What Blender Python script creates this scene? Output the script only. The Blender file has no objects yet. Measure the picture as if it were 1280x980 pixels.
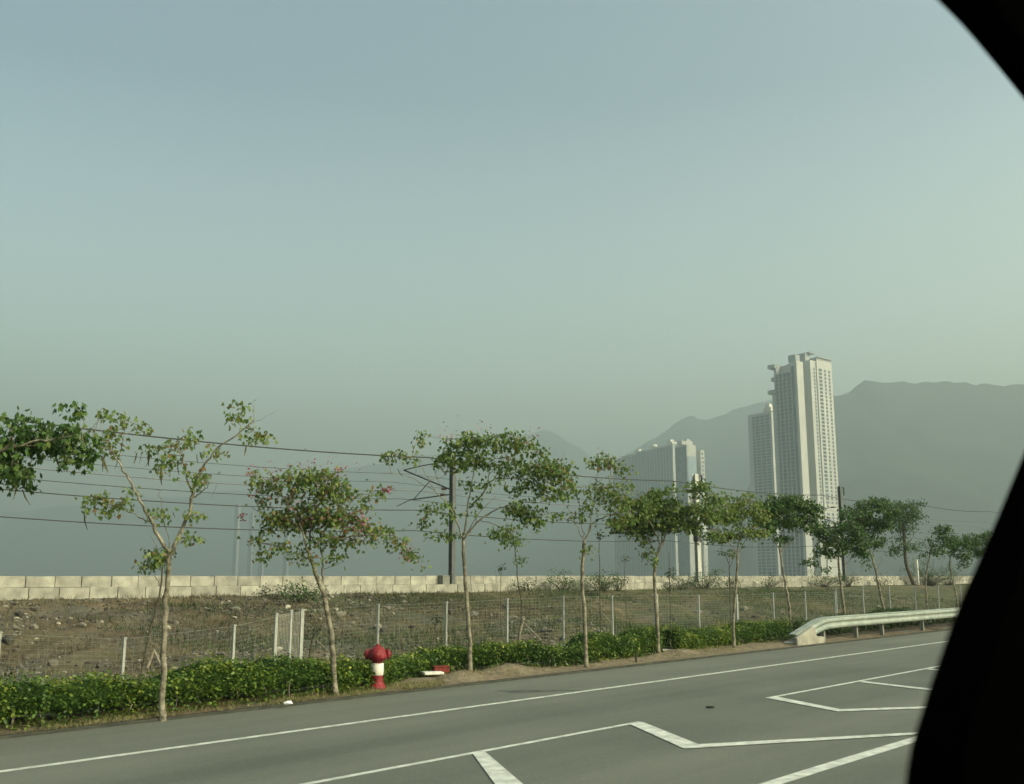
import bpy, math, random
import numpy as np
from mathutils import Vector
R = math.radians
random.seed(7); rng = np.random.default_rng(7)
S = bpy.context.scene
COL = S.collection

# ------------------------------------------------------------------ camera
F, CX, CY, HY, H = 1250., 640., 490., 720., 2.0
PITCH = math.atan((HY-CY)/F)
cam_d = bpy.data.cameras.new('camera'); cam = bpy.data.objects.new('camera', cam_d); COL.objects.link(cam)
cam.location = (0, 0, H); cam.rotation_euler = (R(90)+PITCH, 0, 0)
cam_d.sensor_width = 36.; cam_d.lens = 36.*F/1280.
cam_d.clip_start = 0.05; cam_d.clip_end = 20000
cam_d.dof.use_dof = True; cam_d.dof.focus_distance = 32.; cam_d.dof.aperture_fstop = 3.2
S.camera = cam
# ------------------------------------------------------------------ sky, sun, exposure
SUN_AZ, SUN_EL = 112., 33.          # degrees clockwise from the view direction, and above the horizon
w = bpy.data.worlds.new('World'); S.world = w; w.use_nodes = True
nt = w.node_tree; bg = nt.nodes['Background']
sky = nt.nodes.new('ShaderNodeTexSky'); sky.sky_type = 'NISHITA'; sky.sun_disc = False
sky.sun_elevation = R(SUN_EL); sky.sun_rotation = R(SUN_AZ)
sky.air_density = 1.0; sky.dust_density = 8.0; sky.ozone_density = 1.0; sky.altitude = 0
hs = nt.nodes.new('ShaderNodeMix'); hs.data_type = 'RGBA'; hs.blend_type = 'MULTIPLY'; hs.inputs[0].default_value = 1
hs.inputs[7].default_value = (0.96, 1.0, 0.90, 1)      # the greenish cast of the hazy air
nt.links.new(sky.outputs[0], hs.inputs[6])
# smog: the sky brightens and warms towards the horizon
geo = nt.nodes.new('ShaderNodeNewGeometry'); sep = nt.nodes.new('ShaderNodeSeparateXYZ'); nt.links.new(geo.outputs['Incoming'], sep.inputs[0])
ab = nt.nodes.new('ShaderNodeMath'); ab.operation = 'ABSOLUTE'; nt.links.new(sep.outputs['Z'], ab.inputs[0])
rp = nt.nodes.new('ShaderNodeValToRGB'); el = rp.color_ramp.elements; el.new(.2); el.new(.45)
for e_, p_, c_ in zip(el, (0, .2, .45, 1), ((1.45, 1.30, 1.0), (1.08, 1.02, .82), (.46, .50, .48), (.36, .40, .40))): e_.position = p_; e_.color = (*c_, 1)
nt.links.new(ab.outputs[0], rp.inputs[0])
hm = nt.nodes.new('ShaderNodeMix'); hm.data_type = 'RGBA'; hm.blend_type = 'MULTIPLY'; hm.inputs[0].default_value = 1
gain = nt.nodes.new('ShaderNodeVectorMath'); gain.operation = 'SCALE'; gain.inputs['Scale'].default_value = 2.4
nt.links.new(rp.outputs[0], gain.inputs[0]); nt.links.new(hs.outputs[2], hm.inputs[6]); nt.links.new(gain.outputs[0], hm.inputs[7])
nt.links.new(hm.outputs[2], bg.inputs['Color'])
bg.inputs['Strength'].default_value = 0.15
sd = bpy.data.lights.new('sun', 'SUN'); sd.energy = 2.8; sd.angle = R(0.6); sd.color = (0.96, 0.92, 0.68)
sun = bpy.data.objects.new('sun', sd); COL.objects.link(sun)
sv_ = Vector((math.sin(R(SUN_AZ))*math.cos(R(SUN_EL)), math.cos(R(SUN_AZ))*math.cos(R(SUN_EL)), math.sin(R(SUN_EL))))
sun.rotation_euler = sv_.to_track_quat('Z', 'Y').to_euler(); sun.location = (60, -40, 60)
S.view_settings.view_transform = 'Standard'; S.view_settings.look = 'None'
S.view_settings.exposure = 0.7; S.view_settings.gamma = 1
S.render.engine = 'CYCLES'
cy = S.cycles
cy.use_denoising = True
try: cy.denoiser = 'OPENIMAGEDENOISE'
except Exception: pass
cy.max_bounces = 6; cy.volume_bounces = 1; cy.transparent_max_bounces = 8
cy.caustics_reflective = False; cy.caustics_refractive = False
HAZE_D = 0.00060; HAZE_C = (0.385, 0.475, 0.50)

# ------------------------------------------------------------------ coordinates: s runs along the road, v across it
U = np.array([.667, .745]); U /= np.linalg.norm(U); N = np.array([-U[1], U[0]])
def W(s, v, z=0.): return (s*U[0]+v*N[0], s*U[1]+v*N[1], z)
def ray(x, y):
    r = x-CX; q = CY-y
    return np.array([r, F*math.cos(PITCH)-q*math.sin(PITCH), F*math.sin(PITCH)+q*math.cos(PITCH)])
def at_z(x, y, z=0.):
    d = ray(x, y); t = (z-H)/d[2]; return np.array([d[0]*t, d[1]*t, z])
def at_d(x, y, D):
    d = ray(x, y)*(D/ray(x, y)[1]); return np.array([d[0], d[1], H+d[2]])
def at_v(x, y, v):
    d = ray(x, y); t = v/(d[:2]@N); return np.array([d[0]*t, d[1]*t, H+d[2]*t])
def SV(P): P = np.asarray(P)[:2]; return float(P@U), float(P@N)

# ------------------------------------------------------------------ materials
def mat(name, col, rough=.8, var=.0, scale=8., col2=None, bump=0., bscale=None, metallic=0., spec=.3, tint=False, trans=0., stretch=None, detail=4):
    m = bpy.data.materials.new(name); m.use_nodes = True
    t = m.node_tree; b = t.nodes['Principled BSDF']
    b.inputs['Roughness'].default_value = rough; b.inputs['Metallic'].default_value = metallic
    b.inputs['Specular IOR Level'].default_value = spec
    c1 = (*col, 1)
    tc = t.nodes.new('ShaderNodeTexCoord'); mp = t.nodes.new('ShaderNodeMapping')
    t.links.new(tc.outputs['Object'], mp.inputs['Vector'])
    if stretch: mp.inputs['Scale'].default_value = stretch
    if var or col2:
        nz = t.nodes.new('ShaderNodeTexNoise'); nz.inputs['Scale'].default_value = scale; nz.inputs['Detail'].default_value = detail
        t.links.new(mp.outputs[0], nz.inputs['Vector'])
        rp = t.nodes.new('ShaderNodeValToRGB'); e = rp.color_ramp.elements
        e[0].position, e[1].position = .34, .66
        if col2: e[0].color, e[1].color = c1, (*col2, 1)
        else:
            e[0].color = (*[c*(1-var) for c in col], 1); e[1].color = (*[min(1, c*(1+var)) for c in col], 1)
        t.links.new(nz.outputs['Fac'], rp.inputs[0]); out = rp.outputs[0]
    else:
        rgb = t.nodes.new('ShaderNodeRGB'); rgb.outputs[0].default_value = c1; out = rgb.outputs[0]
    if tint:
        a = t.nodes.new('ShaderNodeAttribute'); a.attribute_name = 'tint'
        rp2 = t.nodes.new('ShaderNodeValToRGB'); el = rp2.color_ramp.elements
        while len(el) < len(tint): el.new(.5)
        for i, (p_, c_) in enumerate(tint): el[i].position = p_; el[i].color = (*c_, 1)
        t.links.new(a.outputs['Fac'], rp2.inputs[0]); out = rp2.outputs[0]
    t.links.new(out, b.inputs['Base Color'])
    if bump:
        n2 = t.nodes.new('ShaderNodeTexNoise'); n2.inputs['Scale'].default_value = bscale or scale*3; n2.inputs['Detail'].default_value = 5
        t.links.new(mp.outputs[0], n2.inputs['Vector'])
        bp = t.nodes.new('ShaderNodeBump'); bp.inputs['Strength'].default_value = bump; bp.inputs['Distance'].default_value = .05
        t.links.new(n2.outputs['Fac'], bp.inputs['Height']); t.links.new(bp.outputs[0], b.inputs['Normal'])
    if trans:
        tr = t.nodes.new('ShaderNodeBsdfTranslucent'); mx = t.nodes.new('ShaderNodeMixShader'); mx.inputs[0].default_value = trans
        t.links.new(out, tr.inputs['Color'])
        t.links.new(b.outputs[0], mx.inputs[1]); t.links.new(tr.outputs[0], mx.inputs[2])
        t.links.new(mx.outputs[0], t.nodes['Material Output'].inputs['Surface'])
    return m
M = {}
M['leaf'] = mat('bauhinia_leaf', (.05, .09, .02), .5, tint=[(0, (.06, .12, .03)), (.5, (.14, .225, .055)), (.9, (.24, .28, .08)), (1, (.27, .18, .09))], trans=.45)
M['leaf_dark'] = mat('dense_leaf', (.04, .09, .02), .5, tint=[(0, (.035, .08, .022)), (.6, (.085, .165, .04)), (1, (.17, .24, .065))], trans=.4)
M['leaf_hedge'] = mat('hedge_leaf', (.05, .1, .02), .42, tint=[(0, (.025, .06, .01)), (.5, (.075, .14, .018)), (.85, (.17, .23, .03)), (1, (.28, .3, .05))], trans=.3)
M['weed'] = mat('weed_leaf', (.05, .09, .02), .6, tint=[(0, (.03, .055, .02)), (.6, (.06, .095, .03)), (1, (.13, .14, .055))], trans=.25)
M['dry'] = mat('dry_grass', (.2, .16, .08), .8, tint=[(0, (.07, .085, .035)), (.5, (.14, .12, .06)), (1, (.26, .21, .11))], trans=.2)
M['brush'] = mat('dead_brush', (.1, .07, .04), .9, tint=[(0, (.035, .028, .018)), (.6, (.085, .06, .036)), (1, (.17, .125, .075))], trans=.1)
M['verge_grass'] = mat('verge_grass', (.2, .18, .08), .8, tint=[(0, (.08, .11, .035)), (.5, (.17, .17, .07)), (1, (.3, .26, .13))], trans=.2)
M['blossom'] = mat('blossom', (.5, .1, .2), .6, tint=[(0, (.30, .05, .11)), (.6, (.38, .13, .17)), (1, (.42, .24, .22))], trans=.3)
M['pod'] = mat('seed_pod', (.09, .085, .035), .6, var=.35, scale=9)
M['bark'] = mat('pale_bark', (.29, .265, .20), .9, col2=(.085, .078, .055), scale=9, bump=.5, bscale=30)
M['bark_dark'] = mat('dark_bark', (.10, .09, .06), .9, col2=(.06, .055, .04), scale=14, bump=.5, bscale=30)
M['stick'] = mat('weathered_stake', (.22, .19, .14), .9, var=.3, scale=10)
M['conc'] = mat('weathered_concrete', (.36, .352, .295), .9, col2=(.21, .207, .175), scale=2.2, bump=.3, bscale=18, detail=8)
def island_tint(m, lo, hi):      # each block its own shade of grey
    t = m.node_tree; b = t.nodes['Principled BSDF']; src = b.inputs['Base Color'].links[0].from_socket
    g = t.nodes.new('ShaderNodeNewGeometry'); r = t.nodes.new('ShaderNodeMapRange'); r.inputs[3].default_value = lo; r.inputs[4].default_value = hi
    t.links.new(g.outputs['Random Per Island'], r.inputs[0])
    x = t.nodes.new('ShaderNodeMix'); x.data_type = 'RGBA'; x.blend_type = 'MULTIPLY'; x.inputs[0].default_value = 1
    t.links.new(src, x.inputs[6]); t.links.new(r.outputs[0], x.inputs[7]); t.links.new(x.outputs[2], b.inputs['Base Color'])
island_tint(M['conc'], .86, 1.1)
M['kerb'] = mat('grimy_kerb', (.03, .034, .028), .95, col2=(.055, .058, .046), scale=4)
M['galv'] = mat('galvanised_steel', (.36, .38, .36), .45, var=.12, scale=5, metallic=.35)
M['wire_mesh'] = mat('fence_wire', (.30, .315, .29), .5, metallic=.4)
M['rail'] = mat('painted_rail', (.32, .355, .315), .5, col2=(.22, .255, .225), scale=3, metallic=.15)
M['mast_grey'] = mat('mast_dark_steel', (.10, .11, .11), .55, var=.15, scale=3, metallic=.2)
M['mast_pale'] = mat('mast_painted_steel', (.42, .43, .40), .6, var=.12, scale=3)
M['mast'] = mat('mast_steel', (.33, .35, .33), .55, var=.15, scale=3, metallic=.2)
M['boxgrey'] = mat('box_grey', (.17, .175, .15), .7, var=.2, scale=4)
M['mast_dark'] = mat('dark_steel', (.05, .055, .055), .6, var=.2, scale=3)
M['cable'] = mat('dark_cable', (.045, .05, .05), .7)
M['cable_pale'] = mat('pale_cable', (.14, .16, .17), .5)
M['ins'] = mat('insulator', (.16, .10, .07), .3)
M['red'] = mat('hydrant_red', (.30, .012, .022), .5, col2=(.20, .009, .016), scale=12, spec=.4)
M['red_worn'] = mat('chipped_red', (.15, .006, .012), .6, col2=(.22, .018, .024), scale=5, spec=.35, bump=.2, bscale=30, detail=8)
M['white'] = mat('white_paint', (.76, .74, .68), .6, col2=(.62, .60, .54), scale=20)
M['paper'] = mat('white_paper', (.88, .88, .86), .7)
M['brick'] = mat('red_plastic', (.17, .03, .022), .8, var=.35, scale=20)
M['rock'] = mat('rubble_stone', (.3, .26, .2), .95, tint=[(0, (.04, .038, .03)), (.55, (.13, .12, .095)), (.85, (.30, .28, .22)), (1, (.46, .43, .36))])
M['black'] = mat('shaded_black_trim', (.0004, .0004, .0004), 1., spec=0)  # dark trim, with the shade of the unbuilt cabin put into its colour
M['seal'] = mat('rubber_seal', (.0008, .0009, .0009), 1., spec=0)  # rubber, darkened further to include the cabin shade
M['troof'] = mat('sunlit_roof_render', (.62, .60, .52), .8)  # paler than the walls: sunlight on the roofs painted in
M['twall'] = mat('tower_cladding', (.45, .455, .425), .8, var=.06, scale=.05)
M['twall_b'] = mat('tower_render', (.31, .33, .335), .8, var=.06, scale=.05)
M['tshade'] = mat('tower_shade_grey', (.17, .185, .195), .8)  # shaded copy of the tower wall, shade put into the colour
M['tglass'] = mat('tower_glass', (.05, .075, .095), .6, var=.3, scale=.2, spec=.2)
island_tint(M['tglass'], .5, 2.0)
M['tblue'] = mat('blue_glass', (.22, .30, .36), .3, var=.1, scale=.1, spec=.5)
M['hill'] = mat('hill_scrub', (.026, .032, .03), 1., col2=(.042, .047, .042), scale=.006, spec=0, detail=8)
M['rubber'] = mat('tyre_scrap', (.012, .012, .012), .8)

# asphalt: worn wheel tracks run along the road
def asphalt(name, base, track):
    m = bpy.data.materials.new(name); m.use_nodes = True; t = m.node_tree; b = t.nodes['Principled BSDF']
    b.inputs['Roughness'].default_value = .85; b.inputs['Specular IOR Level'].default_value = .25
    tc = t.nodes.new('ShaderNodeTexCoord')
    rot = t.nodes.new('ShaderNodeVectorRotate'); rot.rotation_type = 'Z_AXIS'; rot.inputs['Angle'].default_value = -math.atan2(U[1], U[0])
    t.links.new(tc.outputs['Object'], rot.inputs['Vector'])
    def noise(scale, sc3, det=4):
        mp = t.nodes.new('ShaderNodeMapping'); mp.inputs['Scale'].default_value = sc3; t.links.new(rot.outputs[0], mp.inputs[0])
        n = t.nodes.new('ShaderNodeTexNoise'); n.inputs['Scale'].default_value = scale; n.inputs['Detail'].default_value = det
        t.links.new(mp.outputs[0], n.inputs['Vector']); return n.outputs['Fac']
    def math_(op, a, b_):
        n = t.nodes.new('ShaderNodeMath'); n.operation = op
        for i, q in enumerate((a, b_)):
            if isinstance(q, (int, float)): n.inputs[i].default_value = q
            else: t.links.new(q, n.inputs[i])
        return n.outputs[0]
    f1 = noise(55, (1, 1, 1), 3); f2 = noise(.9, (.07, 1, 1), 5); f3 = noise(.35, (1, 1, 1), 6); f4 = noise(9, (1, 1, 1), 4)
    k = math_('ADD', math_('MULTIPLY', math_('SUBTRACT', f1, .25), 1.1), math_('MULTIPLY', f2, .9))
    k = math_('ADD', k, math_('MULTIPLY', f3, .5)); k = math_('ADD', k, math_('MULTIPLY', f4, .25))
    k = math_('MULTIPLY', k, .455)
    sp = t.nodes.new('ShaderNodeSeparateXYZ'); t.links.new(rot.outputs[0], sp.inputs[0])
    for v_, wd, am in ((9.6, .55, .075), (11.9, 1.2, -.02), (7.6, .8, .05), (4.2, .8, .05), (10.75, .3, -.03)):      # polished wheel tracks
        q_ = math_('DIVIDE', math_('SUBTRACT', sp.outputs['Y'], v_), wd); q_ = math_('MULTIPLY', math_('MULTIPLY', q_, q_), -1.)
        e_ = t.nodes.new('ShaderNodeMath'); e_.operation = 'EXPONENT'; t.links.new(q_, e_.inputs[0])
        k = math_('SUBTRACT', k, math_('MULTIPLY', e_.outputs[0], am))
    rp = t.nodes.new('ShaderNodeValToRGB'); e = rp.color_ramp.elements
    e[0].position, e[1].position = .34, .64; e[0].color = (*track, 1); e[1].color = (*base, 1)
    t.links.new(k, rp.inputs[0]); t.links.new(rp.outputs[0], b.inputs['Base Color'])
    bp = t.nodes.new('ShaderNodeBump'); bp.inputs['Strength'].default_value = .35; bp.inputs['Distance'].default_value = .01
    t.links.new(f1, bp.inputs['Height']); t.links.new(bp.outputs[0], b.inputs['Normal'])
    return m
M['asphalt'] = asphalt('asphalt', (.148, .157, .132), (.078, .084, .071))
M['stain'] = mat('oil_stain', (.075, .078, .07), .8, var=.3, scale=6)
# paint on the road: worn through in places
M['paint'] = mat('road_paint', (.36, .37, .34), .75, col2=(.60, .62, .57), scale=6, detail=8)
M['paint_worn'] = mat('worn_road_paint', (.36, .38, .35), .75, col2=(.5, .52, .48), scale=7, detail=8)

# earth: brown spoil, grey rubble and thin grass in patches
def earth():
    m = bpy.data.materials.new('earth'); m.use_nodes = True; t = m.node_tree; b = t.nodes['Principled BSDF']
    b.inputs['Roughness'].default_value = 1; b.inputs['Specular IOR Level'].default_value = .05
    tc = t.nodes.new('ShaderNodeTexCoord')
    def noise(sc, det=5, rough=.6):
        n = t.nodes.new('ShaderNodeTexNoise'); n.inputs['Scale'].default_value = sc; n.inputs['Detail'].default_value = det
        n.inputs['Roughness'].default_value = rough; t.links.new(tc.outputs['Object'], n.inputs['Vector']); return n.outputs['Fac']
    def ramp(f, *st):
        r = t.nodes.new('ShaderNodeValToRGB'); e = r.color_ramp.elements
        while len(e) < len(st): e.new(.5)
        for i, (p, c) in enumerate(st): e[i].position = p; e[i].color = (*c, 1)
        t.links.new(f, r.inputs[0]); return r.outputs[0]
    def mix(f, a, c):
        x = t.nodes.new('ShaderNodeMix'); x.data_type = 'RGBA'; t.links.new(f, x.inputs[0]); t.links.new(a, x.inputs[6]); t.links.new(c, x.inputs[7]); return x.outputs[2]
    soil = ramp(noise(1.3, 8), (.3, (.072, .053, .034)), (.5, (.138, .106, .068)), (.7, (.215, .18, .125)))
    grit = ramp(noise(11, 8, .75), (.35, (.065, .062, .048)), (.6, (.15, .14, .11)), (.75, (.28, .26, .21)))
    green = ramp(noise(4, 6), (.35, (.04, .055, .024)), (.65, (.10, .11, .05)))
    sand = ramp(noise(5, 6), (.35, (.15, .125, .085)), (.65, (.25, .21, .15)))
    c = mix(ramp(noise(.35, 4), (.42, (0, 0, 0)), (.6, (1, 1, 1))), soil, grit)
    ag = t.nodes.new('ShaderNodeAttribute'); ag.attribute_name = 'green'
    mm = t.nodes.new('ShaderNodeMath'); mm.operation = 'MULTIPLY'; t.links.new(ag.outputs['Fac'], mm.inputs[0])
    t.links.new(ramp(noise(.5, 5), (.35, (.15, .15, .15)), (.6, (1, 1, 1))), mm.inputs[1])
    c = mix(mm.outputs[0], c, green)
    as_ = t.nodes.new('ShaderNodeAttribute'); as_.attribute_name = 'sand'
    c = mix(as_.outputs['Fac'], c, sand)
    t.links.new(c, b.inputs['Base Color'])
    bp = t.nodes.new('ShaderNodeBump'); bp.inputs['Strength'].default_value = .8; bp.inputs['Distance'].default_value = .12
    t.links.new(noise(6, 8, .7), bp.inputs['Height']); t.links.new(bp.outputs[0], b.inputs['Normal'])
    return m
M['earth'] = earth()

# ------------------------------------------------------------------ builders
class MB:
    def __init__(self): self.v = []; self.f = []; self.sm = []
    def add(self, vs, fs, smooth=False):
        o = len(self.v); self.v += [tuple(map(float, p)) for p in vs]
        self.f += [tuple(i+o for i in q) for q in fs]; self.sm += [smooth]*len(fs)
    def box(self, c, ax, half):                     # c centre, ax three unit vectors, half sizes
        c = np.array(c, float); a = [np.array(q, float)*h for q, h in zip(ax, half)]
        vs = [c+i*a[0]+j*a[1]+k*a[2] for k in (-1, 1) for j in (-1, 1) for i in (-1, 1)]
        self.add(vs, [(0, 2, 3, 1), (4, 5, 7, 6), (0, 1, 5, 4), (2, 6, 7, 3), (0, 4, 6, 2), (1, 3, 7, 5)])
    def svbox(self, s0, s1, v0, v1, z0, z1, zt=None):  # a box along the road axes; zt = (top at s0, top at s1)
        t0, t1 = zt or (z1, z1)
        vs = [W(s0, v0, z0), W(s1, v0, z0), W(s1, v1, z0), W(s0, v1, z0), W(s0, v0, t0), W(s1, v0, t1), W(s1, v1, t1), W(s0, v1, t0)]
        self.add(vs, [(0, 3, 2, 1), (4, 5, 6, 7), (0, 1, 5, 4), (1, 2, 6, 5), (2, 3, 7, 6), (3, 0, 4, 7)])
    def tube(self, path, radii, n=6, caps=True):
        P = [np.array(p, float) for p in path]; rs = radii if hasattr(radii, '__len__') else [radii]*len(P)
        vs = []; ref = None
        for i, p in enumerate(P):
            d = P[min(i+1, len(P)-1)]-P[max(i-1, 0)]; L = np.linalg.norm(d); d = d/L if L > 1e-9 else np.array([0, 0, 1.])
            if ref is None:
                ref = np.array([1., 0, 0]) if abs(d[0]) < .8 else np.array([0, 1., 0])
            a = ref-d*(ref@d); a /= np.linalg.norm(a); b = np.cross(d, a); ref = a
            vs += [p+rs[i]*(math.cos(q)*a+math.sin(q)*b) for q in [2*math.pi*k/n for k in range(n)]]
        fs = [(i*n+k, i*n+(k+1) % n, (i+1)*n+(k+1) % n, (i+1)*n+k) for i in range(len(P)-1) for k in range(n)]
        self.add(vs, fs, n > 4)
        if caps:
            self.add(vs[:n], [tuple(range(n))[::-1]]); self.add(vs[-n:], [tuple(range(n))])
    def lathe(self, c, prof, n=20, axis=(0, 0, 1)):
        c = np.array(c, float); d = np.array(axis, float); d /= np.linalg.norm(d)
        ref = np.array([1., 0, 0]) if abs(d[0]) < .8 else np.array([0, 1., 0]); a = ref-d*(ref@d); a /= np.linalg.norm(a); b = np.cross(d, a)
        vs = [c+d*z+r*(math.cos(q)*a+math.sin(q)*b) for r, z in prof for q in [2*math.pi*k/n for k in range(n)]]
        self.add(vs, [(i*n+k, i*n+(k+1) % n, (i+1)*n+(k+1) % n, (i+1)*n+k) for i in range(len(prof)-1) for k in range(n)], True)
        self.add(vs[:n], [tuple(range(n))[::-1]]); self.add(vs[-n:], [tuple(range(n))])
    def sweep(self, path, prof, closed=True):       # prof: (v, z) offsets swept along a path of (s, v, z)
        k = len(prof); vs = [W(s, v+a, z+b) for s, v, z in path for a, b in prof]
        m_ = k if closed else k-1
        self.add(vs, [(i*k+j, (i+1)*k+j, (i+1)*k+(j+1) % k, i*k+(j+1) % k) for i in range(len(path)-1) for j in range(m_)])
        if closed: self.add(vs[:k], [tuple(range(k))]); self.add(vs[-k:], [tuple(range(k))[::-1]])
    def build(self, name, m, parent=None, origin=None, bevel=0.):
        me = bpy.data.meshes.new(name)
        o_ = np.array(parent['_o'] if parent is not None else (origin if origin is not None else (0, 0, 0)), float)
        me.from_pydata([tuple(np.array(p)-o_) for p in self.v], [], self.f)
        me.polygons.foreach_set('use_smooth', self.sm); me.update()
        return link(name, me, m, parent, o_, bevel)
ORIG = {}
def link(name, me, m, parent, o_, bevel=0.):
    me.materials.append(M[m] if isinstance(m, str) else m)
    ob = bpy.data.objects.new(name, me); COL.objects.link(ob)
    ORIG[ob.name] = tuple(o_)
    ob['_o'] = [float(q) for q in o_]
    if parent is not None: ob.parent = parent
    else: ob.location = tuple(o_)
    if bevel:
        b = ob.modifiers.new('bevel', 'BEVEL'); b.width = bevel; b.segments = 2; b.limit_method = 'ANGLE'
    return ob
def tag(o, label=None, cat=None, group=None, kind=None):
    for k, q in (('label', label), ('category', cat), ('group', group), ('kind', kind)):
        if q: o[k] = q
    return o
def thing(name, at, label, cat, group=None):
    o = bpy.data.objects.new(name, None); COL.objects.link(o); o.location = tuple(map(float, at)); o['_o'] = [float(q) for q in at]
    o.empty_display_size = .2
    return tag(o, label, cat, group)
def copy_tree(o, parent=None, loc=None):
    c = o.copy(); COL.objects.link(c)
    if parent is not None: c.parent = parent
    if loc is not None: c.location = tuple(map(float, loc))
    for ch in [q for q in bpy.data.objects if q.parent == o]: copy_tree(ch, c)
    return c

LEAF = (np.array([(0, 0, 0), (.5, .44, -.16), (1.08, .3, -.34), (.84, 0, -.06), (1.08, -.3, -.34), (.5, -.44, -.16)]), [(0, 1, 2, 3), (0, 3, 4, 5)])
OVAL = (np.array([(0, 0, 0), (.5, .3, .06), (1., 0, -.08), (.5, -.3, .06)]), [(0, 3, 2), (0, 2, 1)])
BLADE = (np.array([(0, -.06, 0), (0, .06, 0), (.5, .04, .62), (.5, -.04, .62), (1., 0, .9)]), [(0, 1, 2, 3), (3, 2, 4)])
POD = (np.array([(0, -.05, 0), (0, .05, 0), (.1, .07, -.5), (.1, -.07, -.5), (.32, .02, -1.), (.32, -.02, -1.)]), [(0, 1, 2, 3), (3, 2, 4, 5)])
def scatter(name, tmpl, pos, size, yaw, pitch, roll, tint, m, parent=None, origin=(0, 0, 0)):
    T, fs = tmpl; n = len(pos); k = len(T)
    pos = np.asarray(pos, float)
    o_ = np.array(parent['_o'] if parent is not None else origin, float)
    cy_, sy = np.cos(yaw), np.sin(yaw); cp, sp = np.cos(pitch), np.sin(pitch); cr, sr = np.cos(roll), np.sin(roll)
    V = np.repeat(T[None], n, 0)*np.asarray(size)[:, None, None]
    y = V[..., 1]*cr[:, None]-V[..., 2]*sr[:, None]; z = V[..., 1]*sr[:, None]+V[..., 2]*cr[:, None]; x = V[..., 0]
    x, z = x*cp[:, None]+z*sp[:, None], -x*sp[:, None]+z*cp[:, None]
    x, y = x*cy_[:, None]-y*sy[:, None], x*sy[:, None]+y*cy_[:, None]
    V = np.stack([x, y, z], -1)+pos[:, None, :]-o_
    me = bpy.data.meshes.new(name); me.vertices.add(n*k); me.vertices.foreach_set('co', V.reshape(-1))
    fl = [len(q) for q in fs]; per = sum(fl); idx = np.concatenate([np.array(q) for q in fs])
    L = (idx[None]+(np.arange(n)*k)[:, None]).reshape(-1)
    me.loops.add(n*per); me.loops.foreach_set('vertex_index', L)
    st = np.concatenate([[0], np.cumsum(fl)[:-1]]); P = (st[None]+(np.arange(n)*per)[:, None]).reshape(-1)
    me.polygons.add(n*len(fs)); me.polygons.foreach_set('loop_start', P)
    try: me.polygons.foreach_set('loop_total', np.tile(fl, n))
    except Exception: pass
    me.update(calc_edges=True); me.validate()
    a = me.attributes.new('tint', 'FLOAT', 'FACE'); a.data.foreach_set('value', np.repeat(np.asarray(tint, float), len(fs)))
    return link(name, me, m, parent, o_)

# ------------------------------------------------------------------ smooth value noise for heights
_G = np.random.default_rng(3).random((256, 256))
def vn(x, y):
    x = np.asarray(x, float); y = np.asarray(y, float); i = np.floor(x).astype(int); j = np.floor(y).astype(int); a = x-i; b = y-j
    a = a*a*(3-2*a); b = b*b*(3-2*b); g = lambda p, q: _G[p % 256, q % 256]
    return (g(i, j)*(1-a)+g(i+1, j)*a)*(1-b)+(g(i, j+1)*(1-a)+g(i+1, j+1)*a)*b-.5
def fbm(x, y, o=4): return sum(vn(x*2**k+17*k, y*2**k+31*k)/2**k for k in range(o))
KERB = 13.42
def sstep(a, b, x): t = np.clip((x-a)/(b-a), 0, 1); return t*t*(3-2*t)
MOUNDS = [(*SV(at_z(640, 838, .1)), .5, .13), (*SV(at_z(575, 846, .1)), .3, .08), (*SV(at_z(590, 846, .1)), .5, .08), (*SV(at_z(850, 815, .1)), .5, .08)]
def terr(s, v):
    s = np.asarray(s, float); v = np.asarray(v, float)
    left = sstep(15, 5, s)
    z = .045+.05*sstep(13.5, 14.2, v)
    z = z-(.12+.45*left)*sstep(15.2, 17.2, v)
    top = 1.16
    rise = sstep(19.5, 37.2, v)
    # a bank that climbs to the wall; on the left it is steeper and closer to it
    lin = np.clip((v-20.5)/(36.6-20.5), 0, 1); st = np.clip((v-27.5)/(36.3-27.5), 0, 1)
    k = sstep(34, 18, s); r = lin*(1-k)+(.25*lin+.75*st**.85)*k
    z = z+(top-z)*r
    z = z+fbm(s*.35, v*.35, 5)*.42*sstep(17, 21, v)*sstep(37.2, 34, v)+fbm(s*1.7, v*1.7, 3)*.1*sstep(17, 21, v)*sstep(37, 35.8, v)
    z = z+fbm(s*2.1, v*2.1, 3)*.05*sstep(13.6, 14.1, v)
    for ms, mv, mr, mh in MOUNDS: z = z+mh*np.exp(-((s-ms)**2+((v-mv)*1.6)**2)/mr**2)*sstep(13.45, 13.75, v)
    return z
def on_terr(s, v): return np.array(W(s, v, float(terr(s, v))))

# ================================================================== THE SETTING
# ground: one sheet to the horizon, the road and the bank lie above it
g_ = MB(); g_.add([(-9000, -900, -1.0), (9000, -900, -1.0), (9000, 9500, -1.0), (-9000, 9500, -1.0)], [(0, 1, 2, 3)])
tag(g_.build('ground', 'earth'), kind='structure')
g_ = MB(); g_.add([W(-60, -14), W(260, -14), W(260, KERB), W(-60, KERB)], [(0, 1, 2, 3)])
g_.add([W(-60, -14, -.9), W(260, -14, -.9), W(260, -14), W(-60, -14)], [(0, 1, 2, 3)])
tag(g_.build('road', 'asphalt'), kind='structure')
k_ = MB(); k_.sweep([(s, KERB, 0) for s in np.arange(-60, 261, 4.)], [(0, -.2), (.0, .032), (.012, .04), (.05, .04), (.05, -.2)])
tag(k_.build('kerb', 'kerb'), kind='structure')
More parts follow.
